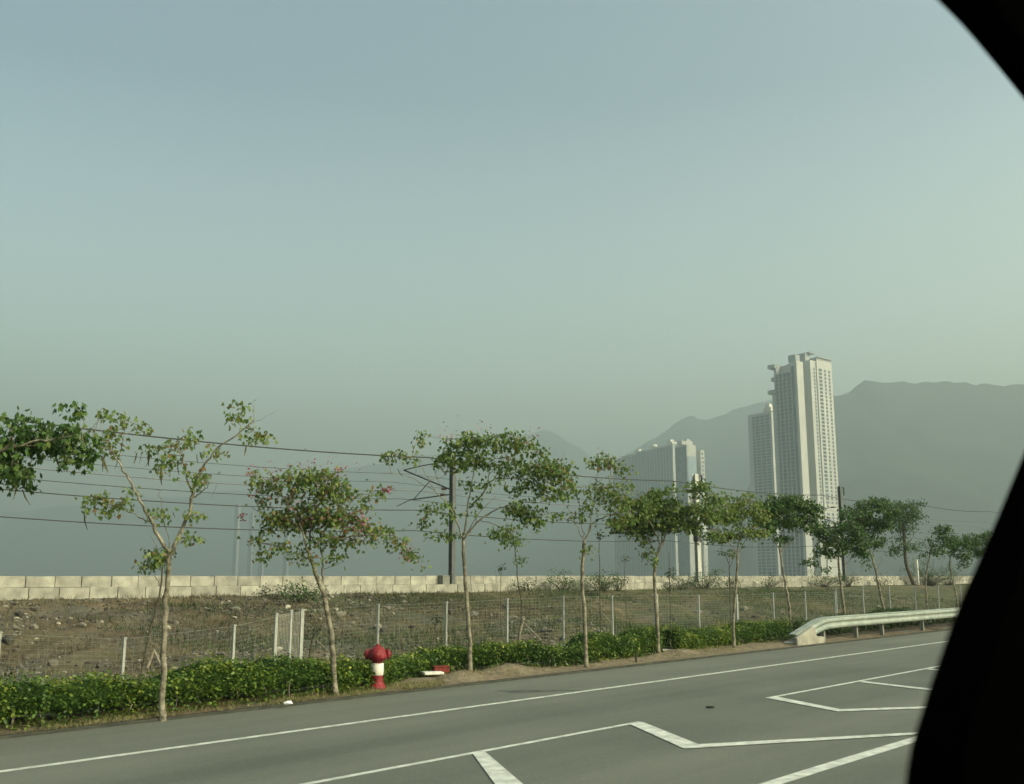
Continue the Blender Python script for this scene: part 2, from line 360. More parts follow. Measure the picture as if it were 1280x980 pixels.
# verge and railway bank
ss = np.concatenate([np.arange(-30, 0, .8), np.arange(0, 45, .16), np.arange(45, 110, .5), np.arange(110, 261, 3.)])
vv = np.concatenate([np.arange(KERB+.05, 16.6, .12), np.arange(16.6, 37.6, .22), np.arange(38, 70, 4.)])
SS, VV = np.meshgrid(ss, vv, indexing='ij'); ZZ = terr(SS, VV)
X = SS*U[0]+VV*N[0]; Y = SS*U[1]+VV*N[1]
nv = len(vv); ii, jj = np.meshgrid(np.arange(len(ss)-1), np.arange(nv-1), indexing='ij'); q = (ii*nv+jj).reshape(-1)
me = bpy.data.meshes.new('embankment'); me.from_pydata(np.stack([X, Y, ZZ], -1).reshape(-1, 3).tolist(), [], np.stack([q, q+nv, q+nv+1, q+1], -1).tolist())
me.polygons.foreach_set('use_smooth', [True]*len(me.polygons))
grn = np.clip(sstep(14, 40, SS)*.95*sstep(14.5, 17, VV)+.25*sstep(30, 24, VV)*sstep(15, 19, VV)+fbm(SS*.12, VV*.12, 3)*.5, 0, 1)
snd = np.clip(sstep(15.4, 14.2, VV)*sstep(9.5, 12.5, SS)*sstep(40, 26, SS)*.95, 0, 1)
for nm, ar in (('green', grn), ('sand', snd)):
    a = me.attributes.new(nm, 'FLOAT', 'POINT'); a.data.foreach_set('value', ar.reshape(-1))
tag(link('embankment', me, 'earth', None, (0, 0, 0)), kind='structure')

# road markings: sheets just above the asphalt
def strip(pts, wdt, z=.005):
    m_ = MB(); P = [np.array(p, float) for p in pts]; L = []; Rr = []
    for i, p in enumerate(P):
        def nrm(a, b): d = b-a; d /= np.linalg.norm(d); return np.array([-d[1], d[0]])
        ns = [nrm(P[j], P[j+1]) for j in (i-1, i) if 0 <= j < len(P)-1]
        q = sum(ns); q /= np.linalg.norm(q); k = 1/max(.4, q@ns[0])
        L.append(p+q*wdt/2*k); Rr.append(p-q*wdt/2*k)
    vs = [W(*p, z) for p in L]+[W(*p, z) for p in Rr]; n = len(P)
    m_.add(vs, [(i, n+i, n+i+1, i+1) for i in range(n-1)]); return m_
tag(strip([(s, 11.24) for s in np.arange(-30, 200, 5)], .115).build('edge_line', 'paint'), kind='structure')
def quadmark(px, z=.006):
    m_ = MB(); m_.add([at_z(x, y, z) for x, y in px], [tuple(range(len(px)))]); return m_
tag(strip([(-6, 8.36), (12.02, 8.36)], .09).build('chevron_outline', 'paint'), kind='structure')
tag(strip([(15.7, 8.36), (60, 8.30)], .09).build('chevron_outline', 'paint'), kind='structure')
def chevron(s0, k=1., arm=True):
    m_ = MB(); z = .010
    a, b = np.array([s0, 8.31]), np.array([s0-1.28, 6.72]); c = np.array([s0+1.55, 5.1]); wd = .25*k
    m_.add([W(a[0]-wd, a[1], z), W(a[0]+.05, a[1], z), W(b[0]+.22, b[1]+.02, z), W(c[0]+.12, c[1], z), W(c[0]-.14, c[1]-.02, z), W(b[0]-.16, b[1]-.02, z)], [(0, 5, 2, 1), (5, 4, 3, 2)] if arm else [(0, 5, 2, 1)])
    return m_
tag(chevron(11.95).build('chevron_bar', 'paint'), kind='structure')
tag(chevron(8.76, .6, False).build('chevron_bar', 'paint'), kind='structure')
m_ = MB(); z = .010
m_.add([W(15.65, 8.31, z), W(15.95, 8.31, z), W(15.12, 6.84, z), W(17.2, 5.35, z), W(17.0, 5.3, z), W(14.85, 6.76, z)], [(0, 5, 2, 1), (5, 4, 3, 2)])
tag(m_.build('chevron_bar', 'paint'), kind='structure')
for s0 in (19.25, 22.8, 26.3):
    m_ = MB(); m_.add([W(s0-.1, 8.26, z), W(s0+.15, 8.26, z), W(s0-.35, 6.84, z), W(s0+1.5, 5.3, z), W(s0+1.3, 5.25, z), W(s0-.6, 6.78, z)], [(0, 5, 2, 1), (5, 4, 3, 2)])
    tag(m_.build('chevron_bar', 'paint_worn'), kind='structure')
tag(strip([(-4, 5.0), (10.4, 4.98), (13.3, 4.94), (40, 4.9)], .17).build('chevron_outline', 'paint'), kind='structure')
# dark oil patch on the hard shoulder
c0 = np.array(SV(at_z(668, 864))); pts = []
for k in range(18):
    a = 2*math.pi*k/18; r = 1+.35*math.sin(3*a+1)+.2*math.sin(5*a)
    q = np.array(W(*c0, .004)); pts.append(q+np.array([.62*r*math.cos(a), .16*r*math.sin(a)+.06*math.cos(a), 0]))
m_ = MB(); m_.add(pts, [tuple(range(18))]); tag(m_.build('road_stain', 'stain'), kind='structure')

# hills in the haze
def hills(ridge, D, front, back, name, amp):
    xs = np.linspace(ridge[0][0], ridge[-1][0], 220); ys = np.interp(xs, [p[0] for p in ridge], [p[1] for p in ridge])
    ts = np.concatenate([np.linspace(0, 1, 34), np.linspace(1.06, 2, 14)])
    vs = []; 
    for x, y in zip(xs, ys):
        P = at_d(x, y, D); hgt = P[2]+1
        for t in ts:
            d = D-front*(1-t) if t <= 1 else D+back*(t-1)
            px, py = P[0]*d/D, d
            k = (t**1.15) if t <= 1 else (2-t)**1.3; hgt = P[2]+1+(fbm(px*.02, py*.001, 4)*16 if P[2] > 15 else 0)
            zz = -1.5+hgt*k+fbm(px*.004, py*.004, 5)*amp*min(1, t*3)*(1 if t < .9 else max(0.12, abs(t-1)*4 if t > 1 else (1-t)*9)) if hgt > 2 else -1.5
            vs.append((px, py, zz))
    n = len(ts); fs = [(i*n+j, (i+1)*n+j, (i+1)*n+j+1, i*n+j+1) for i in range(len(xs)-1) for j in range(n-1)]
    m_ = MB(); m_.add(vs, fs, True); return tag(m_.build(name, 'hill'), kind='structure')
rx = [(690, 655), (720, 620), (750, 590), (780, 568), (800, 557), (830, 541), (850, 526), (865, 520), (880, 525), (900, 519), (927, 510), (961, 499), (1000, 499), (1042, 495), (1060, 489), (1080, 481), (1099, 477), (1125, 478), (1150, 477), (1200, 479), (1240, 480), (1280, 480), (1400, 470), (1550, 490), (1800, 560), (2100, 640), (2400, 719)]
hills([(560, 719), (600, 705), (650, 680)]+rx[:15]+[(1100, 500), (1200, 540), (1350, 600), (1600, 700), (1700, 719)], 3700., 1100., 700., 'middle_hills', 60)
hills([(880, 719), (920, 640), (955, 560), (985, 515)]+rx[12:], 2500., 1100., 800., 'hills', 60)
hills([(-900, 716), (-600, 690), (-300, 660), (0, 640), (150, 628), (300, 612), (420, 590), (520, 572), (600, 560), (650, 545), (682, 538), (705, 548), (745, 576), (790, 600), (900, 640), (1100, 690), (1300, 719)], 4500., 700., 500., 'far_hills', 70)

# ------------------------------------------------------------------ far towers
def frame_at(x, D, az):
    """base point at pixel column x and depth D; X axis runs along the right-hand face, Y along the left-hand face"""
    P = at_d(x, HY, D); P[2] = -1
    a = np.array([math.sin(R(az)), math.cos(R(az)), 0]); b = np.array([-math.cos(R(az)), math.sin(R(az)), 0])
    return P, a, b
Zv = np.array([0, 0, 1.])
def lbox(m_, O, a, b, x0, x1, y0, y1, z0, z1):
    m_.box(O+a*(x0+x1)/2+b*(y0+y1)/2+Zv*(z0+z1)/2, (a, b, Zv), ((x1-x0)/2, (y1-y0)/2, (z1-z0)/2))
def top_z(y, D): return H+(HY-y)*D/(F*math.cos(PITCH)+(HY-CY)*math.sin(PITCH))+1   # above the base at -1

def big_tower():
    D = 800.; O, a, b = frame_at(1009.5, D, 50)
    t = thing('tower_block', O, 'tallest pale residential tower, sunlit windows down its right side and shaded bays on its left', 'tower block', 'high-rise towers in the haze')
    Ht = top_z(440, D)
    m_ = MB()
    lbox(m_, O, a, b, 0, 9, 0, 6, 0, Ht-3); lbox(m_, O, a, b, 1, 9, 6, 22, 0, Ht-10)
    lbox(m_, O, a, b, 3, 30, 22, 27, 0, Ht-28)
    lbox(m_, O, a, b, 9, 18, 12, 24, 0, Ht-3)
    lbox(m_, O, a, b, 18, 26, -1, 22, 0, Ht); lbox(m_, O, a, b, 26, 48, -2, 20, 0, Ht+1)
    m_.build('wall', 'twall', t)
    # ribs and floor slabs of the shaded left facade
    r_ = MB()
    for y0 in (1.5, 5.2, 9.6, 13.2, 17.5, 21): lbox(r_, O, a, b, -.5, .98, y0, y0+.9, 0, Ht-6 if y0 < 8 else Ht-11)
    for k in range(int((Ht-14)/3.1)): lbox(r_, O, a, b, .25, .96, 6, 21.9, 2+k*3.1, 2.5+k*3.1)
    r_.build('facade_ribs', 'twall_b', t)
    gl = MB(); lbox(gl, O, a, b, .45, .97, 6.05, 21.8, 1, Ht-11.5); lbox(gl, O, a, b, -.2, -.02, 2.5, 5, 1, Ht-7); gl.build('glazing', 'tglass', t)
    sl = MB(); lbox(sl, O, a, b, 9.02, 17.9, 10.6, 11.98, 1, Ht-8); sl.build('recess_glazing', 'tglass', t)
    rf = MB()
    lbox(rf, O, a, b, 2, 8, 2, 9, Ht-3, Ht+3); lbox(rf, O, a, b, 19, 25, 4, 12, Ht, Ht+7); lbox(rf, O, a, b, 27, 47.5, -1.6, 15, Ht+1, Ht+3.5)
    lbox(rf, O, a, b, 22, 30, 1, 8, Ht+7, Ht+8); lbox(rf, O, a, b, 28, 48.4, -2.6, 0, Ht+3.4, Ht+4.2)
    rf.build('roof', 'twall_b', t)
    for y_, w_ in ((446, 7), (463.5, 4), (480, 8)):
        c = MB(); zz = top_z(y_, D)
        lbox(c, O, a, b, 1, 10, 22, 22+w_, zz-1.6, zz+1.6); lbox(c, O, a, b, 2.5, 8, 21.5, 24, zz-26, zz-1.62); c.build('roof_canopy', 'twall_b', t)
    # windows of the lit right side: the top rows each a part of their own, the rest as one
    wins = []
    for k in range(54):
        zz = Ht-6-k*3.15
        if zz < 20: break
        if 35 < k < 38: continue
        for x0, wd, y0 in ((22.2, 2.0, -1), (28.5, 4.4, -2), (36.4, 2.4, -2), (42.6, 2.4, -2)):
            wins.append((x0, wd, y0, zz))
    protos = {}
    for x0, wd, y0, zz in wins[:100]:
        if wd not in protos:
            m_ = MB(); P = O+a*x0+b*y0+Zv*zz
            lbox(m_, O, a, b, x0, x0+wd, y0-.12, y0+.3, zz-2.1, zz); o = m_.build('window', 'tglass', t); protos[wd] = (o, P)
        else:
            o0, P0 = protos[wd]; o = o0.copy(); COL.objects.link(o); o.parent = t
            o.location = tuple(O+a*x0+b*y0+Zv*zz-P0)
    m_ = MB()
    for x0, wd, y0, zz in wins[100:]: lbox(m_, O, a, b, x0, x0+wd, y0-.12, y0+.3, zz-2.1, zz)
    tag(m_.build('lower_windows', 'tglass', t), kind='stuff')
big_tower()

def slim_tower(x, D, az, wx, wy, ytop, label, name='tower_block', lit='twall', cap=True, step=None, floors=True, capw=None, roofw=None):
    O, a, b = frame_at(x, D, az); Ht = top_z(ytop, D)
    t = thing(name, O, label, 'tower block', 'high-rise towers in the haze')
    m_ = MB(); lbox(m_, O, a, b, 0, wx, 0, wy, 0, Ht)
    if step: lbox(m_, O, a, b, wx*.1, wx*.95, wy+.02, wy+step[0], 0, Ht-step[1])
    m_.build('wall', lit, t)
    r_ = MB(); nr = max(2, int(wy/6))
    for k in range(nr): lbox(r_, O, a, b, -.6, -.02, wy*(k+.15)/nr, wy*(k+.35)/nr, 0, Ht-2)
    if floors:
        for k in range(int(Ht/3.2)): lbox(r_, O, a, b, -.35, -.02, wy*.02, wy*.98, 1+k*3.2, 2+k*3.2)
    r_.build('facade_ribs', 'twall_b' if floors else 'tshade', t)
    gl = MB(); lbox(gl, O, a, b, -.2, -.01, .6, wy-.6, 1, Ht-3); gl.build('glazing', 'tglass', t)
    if cap:
        rf = MB(); lbox(rf, O, a, b, -1.2, roofw or wx, -1, capw or wy*.35, Ht, Ht+4); lbox(rf, O, a, b, .5, (roofw or wx)*.8, wy*.1, wy*.3, Ht+4, Ht+8); rf.build('roof', 'troof', t)
    return t
slim_tower(973.5, 1000., 58, 6, 27, 511, 'slim shaded tower with a sunlit edge, close on the left of the tallest tower', step=(6, 0), capw=9)
# a row of five towers behind the middle trees; sunlit tops and shaded walls are put into the colours
R5 = [(782, 574, 'leftmost tower of the hazy middle row, sunlit roof just above a thin tree'),
      (804, 566, 'second tower from the left in the hazy middle row, sunlit roof house on top'),
      (824, 560, 'third tower of the hazy middle row, sunlit roof house on top and no sunlit edge'),
      (845.5, 554, 'fourth tower of the hazy middle row, with a thin sunlit strip down its right edge')]
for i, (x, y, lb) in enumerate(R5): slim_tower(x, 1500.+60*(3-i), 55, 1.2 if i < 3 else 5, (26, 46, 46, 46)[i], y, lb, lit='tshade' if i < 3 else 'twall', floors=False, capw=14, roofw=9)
def glass_tower():
    D = 1180.; O, a, b = frame_at(863.5, D, 60); Ht = top_z(551, D)
    t = thing('tower_block', O, 'hazy tower with a light blue glazed strip between two pale sunlit edges', 'tower block', 'high-rise towers in the haze')
    m_ = MB(); lbox(m_, O, a, b, 0, 14, 0, 22, 0, Ht-3); lbox(m_, O, a, b, 14, 26, 7, 22, 0, Ht-9); lbox(m_, O, a, b, 20, 26, -1, 7, 0, Ht-9); m_.build('wall', 'twall', t)
    g2 = MB(); lbox(g2, O, a, b, .8, 13.2, -.5, -.02, Ht*.68, Ht-17); g2.build('glazing', 'tblue', t)
    g3 = MB(); lbox(g3, O, a, b, -.4, -.02, 1, 21, 1, Ht-5); g3.build('shaded_glazing', 'tglass', t)
    rf = MB(); lbox(rf, O, a, b, -5, 12, 3, 12, Ht-3, Ht+1.5); lbox(rf, O, a, b, 3, 9, 4, 9, Ht+1.5, Ht+4); rf.build('roof', 'twall', t)
    for k in range(8): 
        wn = MB(); lbox(wn, O, a, b, 21.5, 24.5, -1.15, -.98, Ht-14-k*5, Ht-12-k*5); wn.build('window', 'tglass', t)
glass_tower()
# a farther group on the left, hardly more than sunlit edges in the haze
for i, (x, wd, y, lb) in enumerate(((294, 5, 630, 'faint far tower with the brightest sunlit edge, behind the forked tree'), (313, 3, 640, 'faint far tower with a dim edge, just left of the pink flowering tree'),
                          (327, 4, 648, 'faint far tower with a sunlit edge behind the left leaves of the pink flowering tree'), (358, 4, 655, 'faint far tower with a sunlit edge behind the lower branches of the pink flowering tree'))):
    slim_tower(x, 2400., 58, wd*1.1, 30, y, lb, lit='twall_b', floors=False, cap=False)

# ------------------------------------------------------------------ railway wall
def block_wall():
    O = W(5, 37.2, 1.1)
    t = thing('block_wall', O, 'long low wall of pale concrete blocks in two courses on top of the bank', 'wall')
    for nm, z0, z1, v0, v1, ph in (('lower_course', 1.0, 1.585, 37.0, 37.75, 0.), ('upper_course', 1.59, 2.0, 37.38, 37.75, .55)):
        m_ = MB(); s = 2+ph
        while s < 190:
            L = 1.06+random.uniform(-.09, .12); j = random.uniform(-.015, .015)
            m_.svbox(s+.012, s+L-.012, v0+j, v1, z0, z1+random.uniform(-.012, .012)); s += L
        m_.build(nm, 'conc', t, bevel=.012)
block_wall()

# ------------------------------------------------------------------ catenary masts
def make_mast(label, z1=9.75, pm='mast_grey', hs=.12):
    B = np.array(W(37.95, 37.2, 1.585)); t = thing('catenary_mast', B, label, 'mast', 'railway masts behind the wall')
    hv = .13; s, v = 37.95, 37.2; z0 = 1.62; q = z1-9.75
    m_ = MB(); m_.svbox(s-hs, s+hs, v-hv, v-hv+.03, z0, z1); m_.svbox(s-hs, s+hs, v+hv-.03, v+hv, z0, z1); m_.svbox(s-.015, s+.015, v-hv+.03, v+hv-.03, z0, z1)
    m_.build('pole', pm, t)
    m_ = MB(); m_.svbox(s-hs-.08, s+hs+.08, v-.17, v+.17, 1.585, 1.62); m_.build('base_plate', 'mast_dark', t)
    m_ = MB(); m_.tube([W(s+hs, v, 9.55+q), W(s+.62, v, 9.7+q), W(s+.86, v, 9.68+q)], .05, 6); m_.tube([W(s+.86, v, 9.68+q), W(s+.86, v, 9.0+q)], .06, 8); m_.build('bracket', 'mast_dark', t)
    c = MB()
    tip = W(s-.2, v+3.6, 7.7)
    c.tube([W(s-.02, v+.13, 6.45), W(s-.1, v+1.8, 7.05), tip], .04, 6); c.tube([W(s-.02, v+.13, 7.95), W(s-.1, v+2.2, 7.85), tip], .03, 6)
    c.tube([W(s-.02, v+.13, 6.2), W(s-.1, v+3.2, 6.05)], .035, 6); c.tube([W(s-.1, v+1.6, 7.0), W(s-.1, v+2.9, 6.05)], .025, 6); c.tube([W(s-.1, v+3.2, 6.05), W(s-.2, v+4.1, 5.75)], .02, 6)
    cb = c.build('cantilever', 'mast_dark', t)
    for z_, v_ in ((6.5, .45), (7.93, .5), (6.19, .5)):
        i_ = MB(); i_.lathe(W(s-.04, v+v_, z_), [(r, k*.06) for k, r in enumerate((.03, .08, .04, .08, .04, .08, .03))], 10, axis=(N[0], N[1], .1)); i_.build('insulator', 'ins', cb)
    return t, B
mast0, MBs = make_mast('grey railway mast rising behind the tree with the widest crown', 8.1)
mast0.location = tuple(MBs+np.array(W(-1.05, 0, 0)))
for k, lb in ((-1, 'railway mast beyond the left end of the picture'), (1, 'railway mast standing in line with the blue glazed tower'), (2, 'railway mast with a hooked bracket at its top, right of the tallest tower')):
    if k == -1: continue
    c, _ = make_mast(lb, {1: 9.05, 2: 9.75}[k], {1: 'mast_pale', 2: 'mast_grey'}[k], {1: .22, 2: .15}[k]); c.location = tuple(MBs+np.array(W((22.9, 46.7)[k-1], 0, 0)))
    if k == 1:
        s = 37.95+24.5; m_ = MB(); m_.svbox(s-.25, s+.25, 37.2-.17, 37.2+.17, 4.35, 5.05); 
        m_.v = [tuple(np.array(p)-np.array(W(24.5, 0, 0))) for p in m_.v]
        m_.build('sleeve', 'mast_dark', c)
# small steel cabinet on the wall ledge beside the first mast
m_ = MB(); m_.svbox(36.1, 36.6, 37.03, 37.33, 1.6, 2.0); m_.svbox(36.07, 36.63, 37.01, 37.35, 2.0, 2.03)
cab = m_.build('junction_box', 'boxgrey', origin=W(36.35, 37.18, 1.6)); tag(cab, 'small grey steel box on the wall beside the first mast', 'box')

# overhead wires: fitted through their supports along the track, each with a slight sag
def wire(pts, r, v, label, m='cable'):
    P = sorted(SV(at_v(x, y, v))[:1]+(at_v(x, y, v)[2],) for x, y in pts)
    k, c = np.polyfit([p[0] for p in P], [p[1] for p in P], 1)
    out = []
    for s in np.arange(-20, 190, 1.75):
        ph = ((s-37.95) % 24.5)/24.5; out.append(W(s, v, c+k*s-.28*4*ph*(1-ph)+.18))
    m_ = MB(); m_.tube(out, r, 5); o = m_.build('overhead_wire', m, origin=out[0]); tag(o, label, 'wire', 'overhead railway wires')
wire([(0, 531), (320, 556), (470, 567), (727, 592), (855, 605), (895, 609), (1155, 634)], .034, 40, 'highest and thickest overhead wire, crossing the forked tree near its tops')
wire([(100, 571.5), (320, 574.5), (600, 600), (800, 622)], .012, 41.5, 'hair-thin overhead wire, first below the thick highest one')
wire([(0, 583), (320, 587), (600, 607), (900, 640)], .012, 43, 'thin overhead wire, second below the highest one')
wire([(40, 591), (280, 601), (530, 613), (900, 643)], .028, 41, 'pale grey overhead wire in the middle of the bundle', 'cable_pale')
wire([(40, 602), (280, 616), (530, 625), (900, 652)], .016, 42, 'dark thin wire just under the pale grey overhead wire')
wire([(0, 617.5), (320, 630.5), (530, 640), (670, 648), (900, 663)], .024, 41, 'dark overhead wire, second lowest, level with the fork of the left tree')
wire([(0, 652), (320, 659), (650, 671), (780, 674), (1000, 686)], .024, 41, 'lowest overhead wire of the bundle, above the block wall')

# ------------------------------------------------------------------ fences
def post_mesh(r=.023):
    m_ = MB(); m_.svbox(-r, r, -r, r, -.35, 1.4); m_.svbox(-r-.008, r+.008, -r-.008, r+.008, 1.4, 1.425); return m_
def fence(label, pxs, v, name, hfix=None, dense=False, wide=()):
    P = []
    for x, y in pxs:
        q = at_v(x, y, v); s = SV(q)[0]; P.append((s, q[2]))
    O = W(P[0][0], v, P[0][1]-1.42)
    t = thing(name, O, label, 'fence')
    pm = post_mesh(); proto = None; pw = None
    for i, (s, zt) in enumerate(P):
        loc = np.array(W(s, v, zt-1.42))-np.array(O)
        if i in wide:
            if pw is None: pw = post_mesh(.045).build('post', 'galv', None); o = pw
            else: o = pw.copy(); COL.objects.link(o)
        elif proto is None: proto = pm.build('post', 'galv', None); o = proto
        else: o = proto.copy(); COL.objects.link(o)
        o.parent = t; o.location = tuple(loc)
    n_ = MB()
    for i in range(len(P)-1):
        (s0, z0), (s1, z1) = P[i], P[i+1]; z0 -= 1.42; z1 -= 1.42
        hrow = np.arange(.04, 1.4, .075 if not dense else .035)
        for h_ in hrow:
            r = .0035 if abs(h_-.04) < .01 or h_ > 1.33 else .0015
            n_.tube([W(s0, v, z0+h_), W(s1, v, z1+h_)], r, 3, False)
        for q in np.arange(.03, s1-s0, .15 if not dense else .035):
            zb = z0+(z1-z0)*q/(s1-s0); n_.tube([W(s0+q, v, zb+.02), W(s0+q, v, zb+1.38)], .0012 if not dense else .0045, 3, False)
    n_.build('wire_mesh', 'wire_mesh', t)
    return t
fence('wire fence running down to the left behind the tall hedge, with four grey posts', [(-160, 798), (0, 790), (156, 797), (293, 781), (345, 769)], 17., 'wire_fence')
fence('short panel of closer mesh between two pairs of posts, where the fence steps up', [(346, 767), (364, 763), (377, 762)], 17.02, 'mesh_panel', dense=True)
fence('long wire fence with grey posts at even spacing, running right behind the hedges', [(378.5, 761.5), (473, 755), (558, 752), (634, 748), (704, 745), (765, 744), (820, 743), (873, 743.5), (920, 743), (966, 741), (1006, 739.5), (1043, 739.5)], 17.04, 'wire_fence', wide=(6, 8))
fence('taller far stretch of wire fence behind the guardrail', [(1044.5, 735), (1078, 733), (1111, 733), (1143, 732), (1172, 732), (1200, 731.5), (1225, 731), (1250, 730.5)], 17.06, 'wire_fence')

# ------------------------------------------------------------------ guardrail
def guardrail():
    O = W(27.3, 13.75, 0); t = thing('guardrail', O, 'pale steel guardrail dipping to a concrete end block beside the road', 'guardrail')
    V0 = 13.62
    path = [(27.5, V0, .16), (28.1, V0, .30), (28.8, V0, .46), (29.3, V0, .545), (29.7, V0, .575)]+[(s, V0, .585+.0*s) for s in np.arange(30.5, 75, 1.5)]
    A = [(.0, -.155), (-.02, -.15), (-.05, -.115), (-.055, -.075), (-.02, -.035), (.0, -.01), (0, .01), (-.02, .035), (-.055, .075), (-.05, .115), (-.02, .15), (.0, .155)]
    prof = A+[(a+.012, b) for a, b in A[::-1]]
    m_ = MB(); m_.sweep(path, prof); m_.build('rail', 'rail', t)
    # second, upper channel behind: the pale lip seen along the top
    m_ = MB(); m_.sweep([(s, v+.10, z+.16) for s, v, z in path], [(-.08, 0), (.14, 0), (.14, .03), (-.08, .03)]); m_.build('top_channel', 'rail', t)
    for s in (29.5, 31.9, 34.0, 37.7, 41.5, 45.3, 49.1, 52.9, 56.7, 60.5):
        m_ = MB(); m_.svbox(s-.05, s+.05, V0+.08, V0+.20, 0, .72); m_.build('post', 'boxgrey', t)
    m_ = MB(); pr = [(27.28, .0), (29.05, 0), (29.05, .22), (28.55, .26), (28.45, .52), (28.2, .50), (27.28, .26)]
    k = len(pr); vs = [W(s, 13.50, z) for s, z in pr]+[W(s, 13.60, z) for s, z in pr]
    m_.add(vs, [tuple(range(k)), tuple(range(2*k-1, k-1, -1))]+[(i, k+i, k+(i+1) % k, (i+1) % k) for i in range(k)])
    m_.svbox(27.3, 28.5, 13.62, 13.95, 0, .2, (.12, .3))
    m_.build('end_block', 'conc', t, bevel=.015)
guardrail()

# ------------------------------------------------------------------ fire hydrant
def hydrant():
    B = at_z(471, 859.5, .08); B[2] = float(terr(*SV(B))); s0, v0 = SV(B)
    t = thing('fire_hydrant', B, 'red fire hydrant with a white band, standing in front of the hedge', 'fire hydrant')
    m_ = MB(); m_.lathe(B, [(.15, -.03), (.15, .03), (.118, .045), (.108, .10), (.104, .205)], 24); m_.build('lower_barrel', 'red_worn', t)
    m_ = MB(); m_.lathe(B, [(.106, .205), (.112, .21), (.112, .40), (.100, .41)], 24); m_.build('white_band', 'white', t)
    m_ = MB(); m_.lathe(B, [(.088, .41), (.10, .45), (.15, .475), (.165, .50), (.165, .53), (.15, .56), (.14, .61), (.12, .655), (.07, .685), (.05, .69)], 24)
    m_.build('bonnet', 'red_worn', t)
    m_ = MB(); m_.lathe(B, [(.03, .69), (.03, .735), (.02, .74)], 5); m_.lathe(B, [(.055, .685), (.055, .70)], 12); m_.build('operating_nut', 'red_worn', t)
    for az in (-78, 62, 178):
        d = np.array([math.sin(R(az)), math.cos(R(az)), 0]); P = B+np.array([0, 0, .555])+d*.12
        m_ = MB(); m_.lathe(P, [(.068, -.03), (.068, .035), (.088, .036), (.088, .085), (.07, .098), (.028, .1), (.028, .13)], 16, axis=d); m_.build('outlet', 'red_worn', t)
    # chain loop hanging from the right outlet
    m_ = MB(); m_.tube([B+np.array([.17, -.02, .52]), B+np.array([.15, -.1, .45]), B+np.array([.05, -.14, .43])], .007, 5); m_.build('chain', 'kerb', t)
    for k in range(6):
        a = k*math.pi/3; Q = B+np.array([.132*math.cos(a), .132*math.sin(a), 0]); m_ = MB(); m_.lathe(Q, [(.014, .03), (.014, .05)], 6); m_.build('bolt', 'red', t)
hydrant()

# ------------------------------------------------------------------ trees
def leaf_scatter(name, P, size, m, parent, tb=(.0, .8), droop=(.15, 1.15), tmpl=LEAF):
    n = len(P); sz = size*rng.uniform(.7, 1.2, n)
    tint = np.clip(rng.normal(sum(tb)/2, (tb[1]-tb[0])/3.2, n), 0, 1)
    return scatter(name, tmpl, P, sz, rng.uniform(0, 6.283, n), rng.uniform(*droop, n), rng.normal(0, .5, n), tint, m, parent)
def spline(pts, k=5):
    P = [np.array(p, float) for p in pts]
    if len(P) < 3: return [P[0]+(P[1]-P[0])*t for t in np.linspace(0, 1, k+1)]
    out = []
    for i in range(len(P)-1):
        p0, p1, p2, p3 = P[max(i-1, 0)], P[i], P[i+1], P[min(i+2, len(P)-1)]
        for t in np.linspace(0, 1, k, endpoint=False):
            out.append(.5*((2*p1)+(-p0+p2)*t+(2*p0-5*p1+4*p2-p3)*t*t+(-p0+3*p1-3*p2+p3)*t**3))
    return out+[P[-1]]
LEAFK = .82
